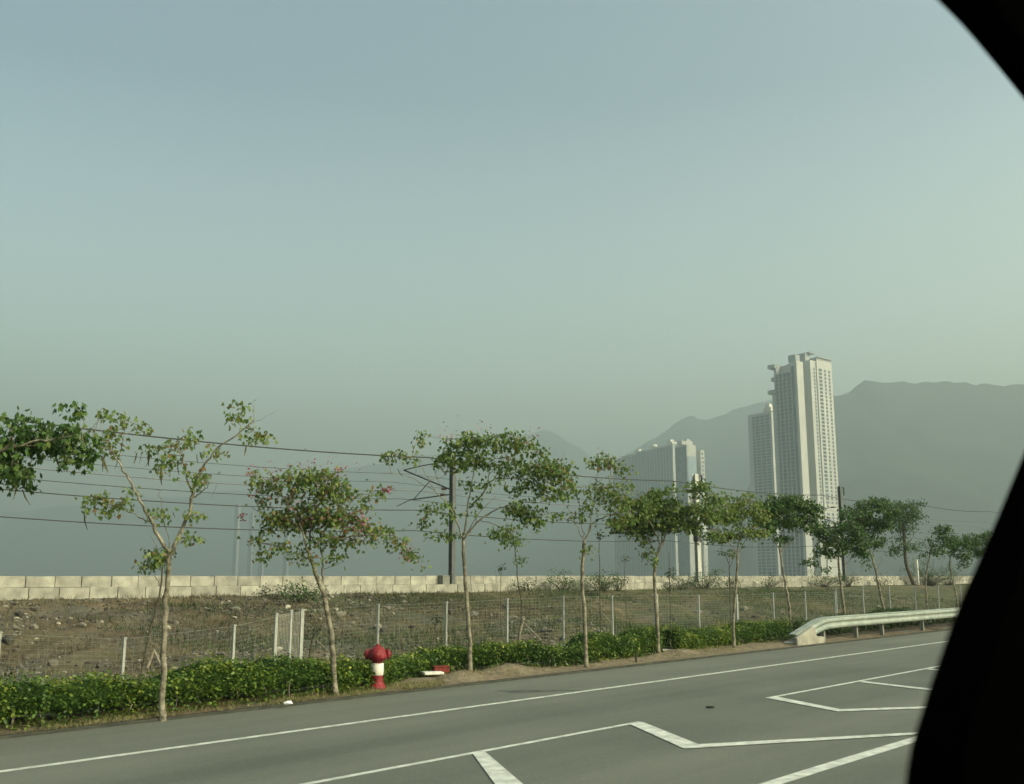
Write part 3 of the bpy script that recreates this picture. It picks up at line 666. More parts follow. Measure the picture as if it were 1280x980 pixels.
def tree(label, base, limbs, clusters, group='young trees along the kerb', bark='bark', leafm='leaf', leaf=.095, flowers=(), pods=(), tb=(.1, .85), name='bauhinia_tree', cat='tree', r0=.05, dens=1., twig=.006, tuft=.095, per=12, seed=0):
    """limbs and clusters are laid out at the tree's own distance (pixel columns and rows of a plane through its base), with real depth added"""
    leaf = leaf*LEAFK; lr = np.random.default_rng(100+seed)
    B = np.array(base, float); D = B[1]; mpp = D/(F*math.cos(PITCH)+(HY-CY)*math.sin(PITCH))
    t = thing(name, B, label, cat, group)
    wood = MB(); nodes = []; first = True
    for L in limbs:
        pts, ra, rb = L; ra *= .88; rb *= .88
        Q = [at_d(x, y, D+dd) for x, y, dd in pts]
        if first: Q[0] = B-np.array([0, 0, .1])
        Q = spline(Q, 5); n = len(Q)
        for i in range(1, n-1): Q[i] = Q[i]+lr.normal(0, .012 if not first else .008, 3)
        rr = [ra+(rb-ra)*(i/(n-1))**.9 for i in range(n)]
        if first: rr[0] *= 1.35; rr[1] *= 1.1
        wood.tube(Q, rr, 8 if ra > .02 else 5); nodes += Q[(n//3 if first else 1):]; first = False
    nodes = np.array(nodes)
    LP = []; tips = []
    for c in clusters:
        cx, cy_, rx, ry = c[:4]; dn = c[4] if len(c) > 4 else 1.; dd = c[5] if len(c) > 5 else lr.normal(0, .35*min(1.6, rx*mpp))
        C = at_d(cx, cy_, D+dd); ax = np.array([rx*mpp, max(.25, .75*rx*mpp), ry*mpp])
        area = math.pi*ax[0]*ax[2]; nt_ = max(3, int(dens*dn*area*3.4/(per*leaf*leaf*.7)))
        for _ in range(nt_):
            d = lr.normal(0, 1, 3); d /= np.linalg.norm(d); P = C+d*ax*(lr.random()**.42)
            tips.append(P)
            if len(nodes):
                k = np.argmin(np.linalg.norm(nodes-P, axis=1)+lr.random(len(nodes))*.25)
                A = nodes[k]; ln = np.linalg.norm(P-A)
                if lr.random() < .75 and ln < 1.6:
                    mid = (A+P)/2+lr.normal(0, .06*ln, 3)+np.array([0, 0, .06*ln])
                    wood.tube([A, mid, P], [twig*1.3, twig, twig*.55], 4, False)
                    if lr.random() < .5: nodes = np.vstack([nodes, mid])
            kk = lr.poisson(per)
            LP.append(P+lr.normal(0, 1, (kk, 3))*np.array([tuft, tuft, tuft*.62]))
    wood.build('trunk', bark, t)
    LP = np.concatenate(LP); leaf_scatter('crown', LP, leaf, leafm, t, tb)
    if len(flowers):
        FP = []
        for x, y, n_, sp in flowers:
            C = at_d(x, y, D+lr.normal(0, .15))
            FP.append(C+lr.normal(0, 1, (int(n_*2.2), 3))*sp*1.0*mpp)
        FP = np.concatenate(FP); leaf_scatter('blossom', FP, .06, 'blossom', t, (.1, .9), (-.8, .8), OVAL)
    if len(pods):
        PP = np.array([at_d(x, y, D+lr.normal(0, .2)) for x, y, *_ in pods]); n = len(PP)
        for i in range(n): scatter('seed_pod', POD, PP[i:i+1], np.array([pods[i][2]*mpp]), lr.uniform(0, 6.28, 1), lr.normal(0, .15, 1), lr.normal(0, .15, 1), lr.random(1), 'pod', t)
    return t
def gb(x, y): 
    P = at_z(x, y, .09); s, v = SV(P); return on_terr(s, v)
def gsv(x, v):
    d = ray(x, HY); t = v/(d[:2]@N); return on_terr(*SV(d[:2]*t))

tree('dark green leafy bough reaching in from the left edge of the picture', on_terr(4.2, 14.2),
     [([(-118, 915, 0), (-112, 760, 0), (-100, 690, 0), (-80, 640, 0)], .055, .035), ([(-80, 640, 0), (-40, 590, -.1), (10, 560, -.2), (60, 550, -.2), (100, 545, -.2)], .03, .008), ([(-80, 640, 0), (-130, 580, .3), (-180, 540, .3)], .03, .01), ([(-60, 615, 0), (-20, 600, .2), (20, 590, .3)], .018, .006), ([(100, 545, -.2), (120, 530, -.2), (128, 510, -.2)], .006, .002), ([(60, 550, -.2), (105, 535, -.1), (95, 508, 0)], .006, .002)],
     [(25, 537, 24, 17, 1.6), (55, 545, 28, 20, 1.7), (85, 545, 20, 22, 1.6), (95, 565, 18, 20, 1.3), (40, 555, 30, 14, 1.3), (5, 565, 20, 22, 1.5), (15, 590, 26, 18, 1.5), (25, 602, 10, 14, 1.), (-30, 560, 40, 40, 1.2), (-120, 560, 60, 50, 1.), (110, 553, 10, 10, .9), (-60, 600, 40, 30, .9), (92, 509, 4, 3, .6)],
     leafm='leaf_dark', tb=(.1, .9), seed=1, pods=[(68, 560, 20), (69, 568, 24), (28, 612, 22), (20, 605, 20)])
tree('thin forked tree with sparse leaves and hanging pods, leftmost trunk in the picture', gb(203, 893),
     [([(203, 893, 0), (204, 820, 0), (207, 750, .02), (213, 692, 0)], .054, .04),
      ([(213, 692, 0), (196, 664, -.1), (186, 645, -.15), (168, 612, -.2), (152, 582, -.25), (138, 564, -.3)], .034, .011),
      ([(213, 692, 0), (228, 660, .1), (240, 630, .15), (244, 605, .2), (250, 590, .2), (272, 560, .3), (300, 540, .35), (318, 525, .4)], .036, .008),
      ([(243, 622, .2), (234, 597, .1), (226, 565, 0), (220, 552, 0)], .018, .006), ([(244, 622, .2), (257, 611, .0), (266, 603, -.1)], .011, .004),
      ([(190, 655, -.1), (176, 647, .1), (160, 640, .2), (130, 632, .3)], .014, .005), ([(213, 690, 0), (206, 650, .2), (200, 620, .25), (195, 612, .3)], .009, .003),
      ([(213, 690, 0), (221, 672, -.1), (236, 672, -.2)], .008, .003), ([(208, 720, 0), (198, 690, .1), (187, 665, .1)], .008, .003), ([(300, 540, .35), (298, 520, .3), (296, 505, .3)], .007, .002), ([(310, 532, .35), (330, 522, .4), (345, 512, .5)], .006, .002), ([(318, 525, .4), (316, 505, .4), (321, 498, .4)], .005, .002),
      ([(138, 564, -.3), (120, 552, -.3), (113, 535, -.3)], .008, .003), ([(150, 580, -.25), (154, 550, -.2), (157, 528, -.2)], .007, .003), ([(140, 566, -.3), (128, 545, -.4), (128, 520, -.4)], .007, .003)],
     [(142, 557, 17, 14, .95), (118, 551, 9, 5, .7), (131, 519, 9, 4, .8), (159, 523, 15, 6, .75), (178, 536, 4, 5, .4), (135, 540, 7, 4, .4), (222, 556, 12, 7, .7), (232, 548, 7, 14, .8), (213, 573, 8, 6, .6), (256, 589, 7, 14, .8), (202, 579, 5, 9, .55), (293, 520, 9, 10, .7), (311, 541, 10, 8, .7), (296, 506, 7, 4, .5), (329, 543, 3, 2, .4), (271, 564, 8, 6, .4), (114, 629, 9, 7, .8), (130, 622, 6, 5, .6), (135, 634, 9, 9, .9), (158, 633, 15, 7, .8), (197, 640, 11, 7, .8), (170, 617, 5, 5, .5), (244, 641, 4, 4, .4), (239, 671, 9, 5, .5), (192, 694, 13, 6, .45), (206, 694, 5, 8, .4), (190, 706, 8, 4, .4), (245, 600, 5, 6, .5), (188, 560, 4, 5, .4)],
     seed=2, tb=(.3, 1.), leaf=.08, dens=.62, tuft=.085, twig=.005, pods=[(x, y, l) for x, y, l in ((127, 570, 26), (131, 568, 22), (171, 566, 15), (177, 566, 15), (186, 563, 20), (188, 570, 16), (201, 588, 18), (204, 596, 18), (222, 580, 14), (271, 605, 18), (308, 556, 15), (250, 565, 12), (105, 640, 22), (216, 640, 8), (246, 568, 12), (147, 575, 14), (100, 575, 14))])
tree('small tree thick with pink blossom among its leaves, left of the hydrant', gb(420, 866),
     [([(420, 866, 0), (415, 805, 0), (406, 750, 0), (394, 715, 0), (386, 690, 0)], .058, .036), ([(400, 735, 0), (403, 712, .1), (402, 690, .1), (400, 660, .15)], .022, .014),
      ([(386, 690, 0), (376, 660, -.1), (360, 630, -.2), (340, 605, -.3)], .024, .008), ([(386, 690, 0), (390, 650, .1), (395, 620, .2), (398, 595, .2)], .022, .008), ([(400, 660, .15), (425, 640, .2), (450, 620, .2), (482, 612, .2)], .018, .005),
      ([(400, 680, .1), (430, 672, -.2), (470, 668, -.3), (505, 675, -.3), (525, 695, -.3)], .016, .004), ([(390, 700, 0), (365, 690, .2), (340, 680, .3)], .013, .005), ([(376, 660, -.1), (340, 650, .2), (315, 635, .3)], .013, .005), ([(402, 712, .1), (425, 705, 0), (430, 700, 0)], .007, .003)],
     [(350, 605, 34, 14, 1.1), (318, 598, 12, 12, .8), (385, 600, 34, 18, 1.5), (415, 610, 24, 22, 1.6), (400, 635, 32, 20, 1.3), (360, 640, 32, 22, 1.3), (325, 625, 18, 12, .8), (340, 655, 22, 14, .9), (375, 655, 28, 16, 1.1), (430, 650, 26, 20, 1.2), (455, 660, 20, 14, 1.1), (420, 672, 34, 12, 1.1), (458, 625, 14, 14, .8), (474, 616, 12, 6, .8), (478, 668, 18, 10, 1.), (500, 675, 16, 9, 1.), (508, 688, 12, 10, .9), (518, 702, 10, 12, .9), (338, 688, 16, 10, .9), (362, 678, 16, 8, .7), (424, 697, 14, 5, .8), (375, 697, 10, 8, .5), (390, 700, 8, 14, .6), (322, 675, 8, 8, .4)],
     flowers=[(303, 645, 14, 2.5), (484, 613, 22, 3), (424, 588, 14, 3), (345, 645, 10, 5), (385, 590, 22, 12), (330, 605, 16, 14), (410, 600, 26, 16), (450, 655, 30, 9), (440, 640, 20, 12), (390, 640, 24, 16), (350, 590, 12, 8), (508, 692, 8, 4), (470, 667, 14, 9), (375, 625, 20, 18), (425, 655, 16, 14), (340, 625, 14, 12), (445, 672, 16, 8), (312, 590, 9, 5)],
     seed=3, dens=.68, leaf=.084, tb=(.15, 1.05))
tree('tree with the widest flat spreading crown, in front of the grey mast', gb(588, 840),
     [([(588, 840, 0), (585, 770, 0), (580, 710, 0), (579, 675, 0)], .054, .038), ([(579, 675, 0), (572, 655, -.1), (560, 632, -.2), (545, 615, -.3), (530, 590, -.5)], .02, .006), ([(579, 675, 0), (583, 650, .2), (584, 630, .3), (590, 600, .4), (598, 560, .5)], .026, .008),
      ([(579, 675, 0), (600, 650, .1), (625, 635, .1), (650, 630, 0), (690, 625, 0)], .026, .006), ([(586, 635, .3), (606, 615, .2), (615, 600, .2), (650, 598, .1), (700, 595, 0)], .022, .006), ([(612, 605, .2), (612, 580, .3), (620, 555, .5)], .014, .005), ([(579, 675, 0), (588, 660, -.2), (600, 640, -.4), (620, 620, -.5)], .016, .005),
      ([(545, 615, -.3), (520, 600, -.4), (495, 592, -.5), (474, 590, -.6)], .009, .003), ([(530, 590, -.5), (520, 575, -.5), (490, 570, -.5)], .009, .003), ([(579, 672, 0), (560, 668, .2), (545, 672, .3), (530, 672, .4)], .009, .004), ([(535, 600, -.4), (556, 595, -.1), (562, 575, 0)], .008, .003), ([(600, 650, .1), (630, 660, -.2), (650, 665, -.3)], .01, .004), ([(532, 632, -.1), (545, 640, -.1), (560, 645, 0)], .006, .003), ([(560, 632, -.2), (548, 600, 0), (540, 580, .1)], .009, .003)],
     [(580, 552, 26, 13, 1.1), (612, 550, 30, 12, 1.2), (645, 553, 28, 12, 1.1), (672, 562, 16, 8, .7), (565, 575, 26, 16, 1.), (600, 575, 26, 14, .9), (640, 580, 30, 16, .9), (672, 588, 28, 18, 1.1), (700, 590, 22, 18, 1.2), (690, 612, 26, 14, 1.1), (655, 612, 24, 10, .7), (655, 635, 22, 14, 1.), (665, 648, 20, 10, 1.), (630, 632, 16, 10, .6), (640, 662, 16, 7, .5), (672, 655, 10, 10, .8), (615, 607, 12, 10, .4), (490, 569, 18, 7, .9), (512, 574, 12, 6, .6), (528, 550, 14, 8, .3), (532, 632, 12, 7, .9), (562, 637, 14, 10, 1.), (552, 669, 20, 6, .9), (612, 665, 22, 5, .9), (632, 673, 10, 8, .6), (528, 652, 10, 4, .4), (585, 600, 12, 10, .35), (715, 600, 8, 12, .8), (595, 632, 14, 14, .3)],
     flowers=[(660, 548, 12, 8), (560, 540, 8, 6), (600, 538, 10, 8), (700, 580, 10, 8), (690, 595, 8, 8)],
     seed=4, tb=(.05, .85), dens=.82, leaf=.095, pods=[(627, 600, 12), (632, 602, 12), (520, 585, 10), (497, 586, 12)])
tree('slender thin-crowned tree standing between the widest crown and a dense one', gb(733, 832),
     [([(733, 832, 0), (730, 760, 0), (728, 720, 0), (730, 676, 0)], .055, .04), ([(730, 676, 0), (722, 660, -.1), (712, 640, -.2), (702, 625, -.2)], .014, .005), ([(730, 676, 0), (728, 650, .2), (722, 620, .3), (716, 600, .3)], .013, .005), ([(730, 676, 0), (742, 655, 0), (760, 645, 0), (785, 635, 0)], .022, .007), ([(735, 668, 0), (742, 630, .1), (745, 600, .2), (750, 578, .3)], .013, .004), ([(726, 655, 0), (710, 650, .2), (690, 645, .3)], .01, .004), ([(735, 612, .1), (750, 600, 0), (765, 595, 0)], .008, .003)],
     [(750, 575, 18, 7, .9), (762, 582, 14, 6, .7), (775, 588, 16, 6, .8), (742, 580, 10, 5, .6), (730, 612, 14, 12, .7), (755, 615, 18, 14, .8), (770, 625, 20, 14, 1.), (780, 605, 10, 6, .6), (735, 635, 12, 10, .6), (697, 643, 16, 5, .8), (720, 644, 12, 4, .6), (765, 650, 14, 8, .7), (780, 645, 14, 12, .9), (735, 685, 5, 6, .5), (712, 612, 10, 8, .4)],
     seed=5, tb=(.2, .95), dens=.9, flowers=[(752, 571, 8, 6), (775, 622, 8, 8)], pods=[(720, 640, 10), (745, 625, 10)])
tree('tree with a dense green crown over the dipping middle of the hedge, pale lower trunk', gb(823, 818),
     [([(823, 818, 0), (821, 770, 0), (818, 725, 0), (821, 695, 0), (830, 675, 0)], .055, .035), ([(830, 675, 0), (838, 655, .1), (850, 640, .2), (870, 620, .3)], .024, .008), ([(826, 683, 0), (816, 660, -.2), (800, 640, -.3), (785, 640, -.3)], .022, .007), ([(828, 680, 0), (825, 650, .3), (822, 625, .3)], .02, .007)],
     [(790, 655, 22, 12, 1.3), (800, 635, 22, 18, 1.4), (825, 628, 24, 18, 1.4), (815, 655, 24, 16, 1.3), (850, 640, 22, 18, 1.2), (845, 655, 20, 12, 1.1), (865, 655, 16, 10, 1.), (875, 610, 16, 9, 1.2), (890, 625, 14, 12, 1.), (880, 640, 18, 14, 1.), (835, 610, 14, 6, .6), (808, 680, 10, 14, .6), (778, 660, 10, 10, .9), (893, 650, 10, 10, .8), (815, 698, 6, 8, .6), (770, 655, 12, 6, .8), (895, 670, 12, 8, .8)],
     seed=6, tb=(.05, .85), dens=1.3, pods=[(806, 690, 14), (812, 688, 12)], leafm='leaf')
tree('upright tree on the right of the dense one, with yellowish low leaves', gb(917, 810),
     [([(917, 810, 0), (917, 770, 0), (920, 730, 0), (922, 692, 0)], .048, .034), ([(922, 692, 0), (908, 675, -.2), (898, 660, -.2)], .016, .006), ([(922, 692, 0), (925, 660, .1), (928, 635, .2)], .02, .007), ([(922, 692, 0), (935, 670, .2), (948, 650, .2)], .016, .006)],
     [(895, 640, 20, 14, .9), (915, 640, 18, 20, .9), (930, 630, 20, 12, .9), (945, 640, 14, 14, .8), (898, 670, 22, 9, .9), (922, 668, 20, 10, .9), (945, 665, 14, 12, .8), (910, 620, 12, 6, .6), (935, 618, 12, 5, .6), (908, 690, 8, 4, .3)],
     seed=7, tb=(.2, .95), dens=1.2)
tree('tree with a leaning pale trunk just left of the guardrail end', gsv(987, 15.0),
     [([(989, 795, 0), (985, 750, 0), (979, 715, 0), (974, 685, 0)], .055, .035), ([(974, 685, 0), (962, 670, -.2), (950, 655, -.2)], .018, .006), ([(974, 685, 0), (980, 655, .2), (985, 630, .3)], .022, .007), ([(976, 690, 0), (995, 670, .2), (1010, 645, .2)], .018, .006)],
     [(955, 640, 18, 14, 1.2), (975, 630, 22, 14, 1.4), (995, 628, 20, 12, 1.3), (1010, 640, 18, 12, 1.1), (965, 655, 20, 12, 1.2), (990, 650, 20, 12, 1.2), (1015, 655, 12, 8, .8), (975, 672, 18, 7, .8), (1022, 635, 8, 8, .7)],
     seed=8, tb=(0, .8), dens=1.25, leafm='leaf_dark')
tree('dark bushy tree in front of the hooked mast, behind the guardrail', gsv(1054, 15.2),
     [([(1054, 790, 0), (1053, 745, 0), (1049, 715, 0), (1048, 690, 0)], .06, .042), ([(1048, 690, 0), (1035, 672, -.2), (1020, 660, -.2)], .018, .006), ([(1048, 690, 0), (1052, 665, .3), (1056, 645, .3)], .02, .007), ([(1052, 712, 0), (1066, 695, .2), (1078, 680, .2)], .014, .006)],
     [(1022, 660, 14, 10, 1.), (1035, 668, 18, 12, 1.2), (1045, 685, 18, 12, 1.2), (1060, 660, 18, 16, 1.1), (1070, 675, 16, 14, 1.1), (1055, 640, 10, 8, .8), (1028, 690, 12, 8, .7), (1080, 690, 12, 8, .8), (1012, 702, 12, 5, .7), (1034, 712, 6, 4, .6)],
     seed=9, tb=(0, .65), dens=1.2, leafm='leaf_dark')
tree('wide dark tree with pale leaf edges, second behind the guardrail', gsv(1106, 15.3),
     [([(1106, 780, 0), (1100, 740, 0), (1095, 715, 0), (1088, 692, 0)], .06, .042), ([(1088, 692, 0), (1082, 670, -.2), (1075, 650, -.2)], .02, .006), ([(1090, 695, 0), (1098, 670, .3), (1104, 645, .3)], .018, .006), ([(1095, 712, 0), (1102, 700, 0), (1100, 695, 0)], .01, .005)],
     [(1075, 642, 20, 12, 1.), (1095, 630, 20, 10, 1.2), (1112, 638, 14, 12, 1.), (1085, 655, 22, 12, 1.1), (1105, 655, 16, 10, 1.), (1090, 675, 16, 10, 1.), (1078, 628, 10, 6, .7), (1083, 705, 5, 4, .6), (1070, 690, 8, 5, .6)],
     seed=10, tb=(0, .75), dens=1.2, leafm='leaf_dark')
tree('dark tree with a thick black trunk beside the wall and a white post', np.array(W(98, 36.2, 1.15)),
     [([(1134, 728, 0), (1133, 705, 0), (1131, 680, 0), (1129, 655, 0)], .22, .16), ([(1129, 655, 0), (1120, 640, 0), (1116, 634, 0)], .08, .03), ([(1129, 655, 0), (1140, 640, 0), (1148, 632, 0)], .08, .03)],
     [(1130, 636, 20, 9, 1.2), (1120, 650, 14, 8, 1.1), (1142, 645, 12, 10, 1.1), (1130, 660, 16, 6, 1.), (1118, 688, 8, 8, .9), (1136, 682, 14, 5, .8), (1145, 630, 10, 4, .8), (1125, 672, 14, 4, .6)],
     seed=11, tb=(0, .6), leaf=.2, tuft=.3, twig=.02, dens=1.1, leafm='leaf_dark', bark='bark_dark', name='dark_tree', group='trees near the wall')
tree('thin loose tree third behind the guardrail, left of the last dark ones', gsv(1158, 15.3),
     [([(1158, 775, 0), (1157, 735, 0), (1160, 705, 0), (1163, 690, 0)], .045, .03), ([(1163, 690, 0), (1172, 675, .2), (1180, 665, .2)], .014, .005), ([(1162, 695, 0), (1155, 680, -.2), (1150, 672, -.2)], .012, .005)],
     [(1165, 680, 14, 8, .7), (1178, 665, 14, 8, 1.1), (1188, 675, 14, 10, 1.1), (1175, 690, 14, 6, .7), (1155, 690, 10, 6, .5), (1180, 658, 8, 4, .8)],
     seed=12, tb=(0, .6), dens=.9, leafm='leaf_dark')
tree('last dark tree before the black window frame, behind the guardrail', gsv(1196, 15.4),
     [([(1196, 765, 0), (1192, 730, 0), (1187, 705, 0), (1190, 690, 0)], .05, .035), ([(1190, 690, 0), (1205, 680, .2), (1220, 675, .2)], .016, .006), ([(1190, 690, 0), (1186, 675, 0), (1182, 668, 0)], .014, .006)],
     [(1200, 678, 16, 10, 1.2), (1215, 675, 14, 9, 1.1), (1205, 692, 12, 8, 1.), (1203, 703, 8, 6, .8), (1225, 690, 12, 10, 1.), (1235, 675, 14, 12, 1.), (1190, 685, 10, 6, .7)],
     seed=13, tb=(0, .55), dens=1., leafm='leaf_dark')

# saplings and their stakes behind the fence
def sapling(label, x, v, pts, clusters, r=.022, leafm='weed', seed=0, stake=None, bark='bark_dark'):
    B = gsv(x, v); D = B[1]
    return tree(label, B, pts, clusters, group='saplings behind the fence', bark=bark, leafm=leafm, leaf=.08, name='sapling', cat='sapling', dens=.7, tuft=.09, seed=seed, tb=(0, .7))
def stakes(x, v, lst, label):
    B = gsv(x, v); D = B[1]; m_ = MB()
    for (x0, y0), (x1, y1) in lst: m_.tube([at_d(x0, y0, D-.1), at_d(x1, y1, D+.15)], .024, 6)
    tag(m_.build('wooden_stake', 'stick', origin=B), label, 'stake', 'stakes propping the saplings')
sapling('dark leaning sapling behind the leftmost forked tree', 178, 18.2, [([(176, 838, 0), (188, 790, 0), (199, 745, 0), (205, 700, 0), (207, 680, 0)], .03, .012), ([(201, 735, 0), (190, 712, 0), (184, 705, 0)], .008, .004)], [(193, 690, 12, 5, .5), (188, 705, 9, 4, .5), (206, 690, 6, 6, .5)], seed=21)
stakes(184, 18.25, [((184, 836), (193, 812)), ((203, 836), (192, 812))], 'short pale stakes crossed under the dark leaning sapling')
sapling('thin bare sapling beside the pink flowering tree, held by a stake', 388, 18.2, [([(384, 822, 0), (390, 800, 0), (394, 785, 0), (395, 772, 0)], .03, .014)], [(392, 786, 4, 4, .4)], seed=22)
stakes(400, 18.25, [((411, 815), (396, 801))], 'pale stake leaning on the bare sapling by the pink flowering tree')
sapling('short dark sapling stem left of the widest tree, behind the fence', 542, 18.2, [([(539, 808, 0), (543, 790, 0), (546, 775, 0), (547, 768, 0)], .026, .014)], [(546, 774, 3, 4, .4)], seed=23)
sapling('thin straight sapling with two small tufts, right of the widest tree', 645, 18.3, [([(641, 800, 0), (652, 765, 0), (648, 730, 0), (645, 700, 0), (641, 672, 0)], .024, .01), ([(646, 710, 0), (649, 703, 0), (652, 700, 0)], .006, .003)], [(640, 676, 12, 9, 1.), (634, 668, 10, 6, .8), (650, 700, 5, 4, .8)], seed=24, leafm='leaf')
stakes(660, 18.35, [((676, 800), (654, 778)), ((648, 800), (654, 776))], 'pair of pale stakes crossed at the sapling with two tufts')
sapling('tall very thin bare sapling just right of the slender tree', 750, 18.4, [([(750, 795, 0), (750, 740, 0), (749, 690, 0), (749, 664, 0)], .02, .01)], [(750, 667, 5, 3, .6)], seed=25)
stakes(760, 18.45, [((765, 780), (752, 766))], 'single pale stake leaning right of the tall bare sapling')
sapling('thin sapling with a knob of leaves on top above the wall', 782, 24., [([(782, 760, 0), (781, 730, 0), (782, 698, 0)], .018, .012)], [(782, 698, 4, 3, 1.5)], seed=26)
sapling('short thin sapling with a tiny round top above the wall', 626, 24., [([(626, 760, 0), (626, 735, 0), (626, 709, 0)], .018, .012)], [(626, 709, 3, 3, 1.5)], seed=27)
sapling('thin sapling with wispy twigs right of the dense tree', 837, 20., [([(838, 775, 0), (837, 730, 0), (836, 690, 0)], .024, .01), ([(837, 730, 0), (843, 720, 0), (846, 712, 0)], .006, .003)], [(843, 716, 8, 7, .5), (836, 735, 5, 4, .5)], seed=28)
sapling('spindly forked sapling just left of the upright yellowish tree', 912, 18.3, [([(914, 760, 0), (912, 730, 0), (911, 705, 0), (905, 690, 0)], .026, .01), ([(911, 712, 0), (916, 700, 0), (919, 690, 0)], .012, .005), ([(911, 705, 0), (912, 692, 0)], .01, .004)], [(908, 690, 8, 4, .3)], seed=29)
m_ = MB(); B = np.array(W(97.6, 36.1, 1.15)); m_.svbox(98.3, 98.5, 35.9, 36.1, 1.1, 3.55); tag(m_.build('marker_post', 'white', origin=B), 'small white post at the foot of the dark thick-trunked tree', 'post')

# ------------------------------------------------------------------ hedges
def hedge_front(s): return float(np.interp(s, [0, 7, 11.6, 12.3, 13.2, 14.7, 15.5, 17, 20, 22, 30, 60], [13.78, 13.72, 13.78, 13.98, 14.5, 14.85, 14.6, 14.05, 14.2, 14.45, 14.75, 14.9]))
def hedge(s0, s1, n, label, hgt=.58, dep=.85, stems=True, lsize=.062, tb=(.05, .85), m='leaf_hedge', seed=0, lumps=.15):
    lr = np.random.default_rng(500+seed); O = on_terr(s0, hedge_front(s0)+.4)
    t = thing('hedge', O, label, 'hedge', 'clipped hedges along the verge')
    s = lr.uniform(s0, s1, n)
    f = np.array([hedge_front(q) for q in s[:4000]]) if False else np.interp(s, np.linspace(s0, s1, 200), [hedge_front(q) for q in np.linspace(s0, s1, 200)])
    top = hgt*(1+lumps*4*fbm(s*.9, s*0+seed, 3)); fr = f+.5*lumps*fbm(s*1.1, s*0+9+seed, 3)
    face = lr.random(n)
    d = np.where(face < .6, np.abs(lr.normal(0, .07, n))-.06, lr.uniform(0, 1, n)*dep)
    hh = np.where(face < .6, .0+top*lr.random(n)**.9, top-np.abs(lr.normal(0, .06, n)))
    round_ = .12*np.maximum(0, hh/top-.7)/.3; v = fr+d+np.where(face < .6, round_, 0)
    e_ = lr.random(n) < .07; es = np.where(lr.random(n) < .5, s0+.3-np.abs(lr.normal(0, .16, n)), s1-.3+np.abs(lr.normal(0, .16, n)))   # leaves closing both ends
    s = np.where(e_, es, s); fr = np.interp(s, np.linspace(s0, s1, 200), [hedge_front(q) for q in np.linspace(s0, s1, 200)])
    v = np.where(e_, fr+lr.uniform(0, 1, n)*dep, v); hh = np.where(e_, lr.uniform(.02, 1, n)*top, hh)
    z0 = terr(s, v); hh = hh+.03*lr.normal(0, 1, n)
    # shoots standing proud of the clipped top
    k = lr.random(n) < .05; hh = np.where(k, hh+lr.random(n)*.1, hh)
    P = np.stack([s*U[0]+v*N[0], s*U[1]+v*N[1], z0+np.maximum(.03, hh)], -1)
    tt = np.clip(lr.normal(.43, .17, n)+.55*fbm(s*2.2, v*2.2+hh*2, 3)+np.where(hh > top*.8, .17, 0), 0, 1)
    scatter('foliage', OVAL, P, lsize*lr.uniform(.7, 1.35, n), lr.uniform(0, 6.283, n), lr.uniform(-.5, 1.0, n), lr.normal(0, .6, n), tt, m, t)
    # dense twiggy body that closes the hedge
    b_ = MB(); SS_ = np.arange(s0+.4, s1-.35, .2); vs = []
    for q in SS_:
        fq = hedge_front(q)+.5*lumps*float(fbm(q*1.1, 9.+seed, 3)); tq = hgt*(1+lumps*4*float(fbm(q*.9, float(seed), 3)))-.07
        zb = float(terr(q, fq+.3))
        prof = [(.16, .10), (.10, .22), (.12, tq*.8), (.22, tq), (dep-.1, tq), (dep, tq*.8), (dep, .1)]
        vs += [W(q, fq+a+lr.normal(0, .015), zb+b+lr.normal(0, .015)) for a, b in prof]
    k = 7; nn = len(SS_); b_.add(vs, [(i*k+j, (i+1)*k+j, (i+1)*k+(j+1) % k, i*k+(j+1) % k) for i in range(nn-1) for j in range(k)], True)
    b_.add(vs[:k], [tuple(range(k))]); b_.add(vs[-k:], [tuple(range(k))[::-1]])
    b_.build('inner_growth', M['hedge_core'], t)
    if stems:
        q = s0+.2
        while q < s1:
            f0 = hedge_front(q)+lr.uniform(.02, .2); P0 = on_terr(q, f0)
            st = MB()
            for _ in range(lr.integers(1, 3)): 
                st.tube([P0-np.array([0, 0, .05]), P0+np.array([lr.normal(0, .05), lr.normal(0, .03), .16]), P0+np.array([lr.normal(0, .09), lr.normal(0, .05), .3])], [.013, .009, .005], 5)
            st.build('stem', 'bark', t); q += lr.uniform(.4, .8)
    return t
M['hedge_core'] = mat('hedge_core', (.014, .032, .008), .95, col2=(.03, .06, .015), scale=14, bump=1., bscale=40, spec=.05)
hedge(-3, 21.85, 26000, 'long clipped dark green hedge behind the hydrant, with bare stems along its foot', seed=1, hgt=.5)
hedge(22.4, 29.4, 6500, 'shorter low hedge ending at the guardrail end block', hgt=.56, dep=1.1, seed=2, tb=(0, .8), lumps=.14)
hedge(29.8, 62, 15000, 'unkempt dark hedge behind the guardrail posts', hgt=.5, dep=1.2, seed=3, stems=False, m='weed', lsize=.085, lumps=.2)

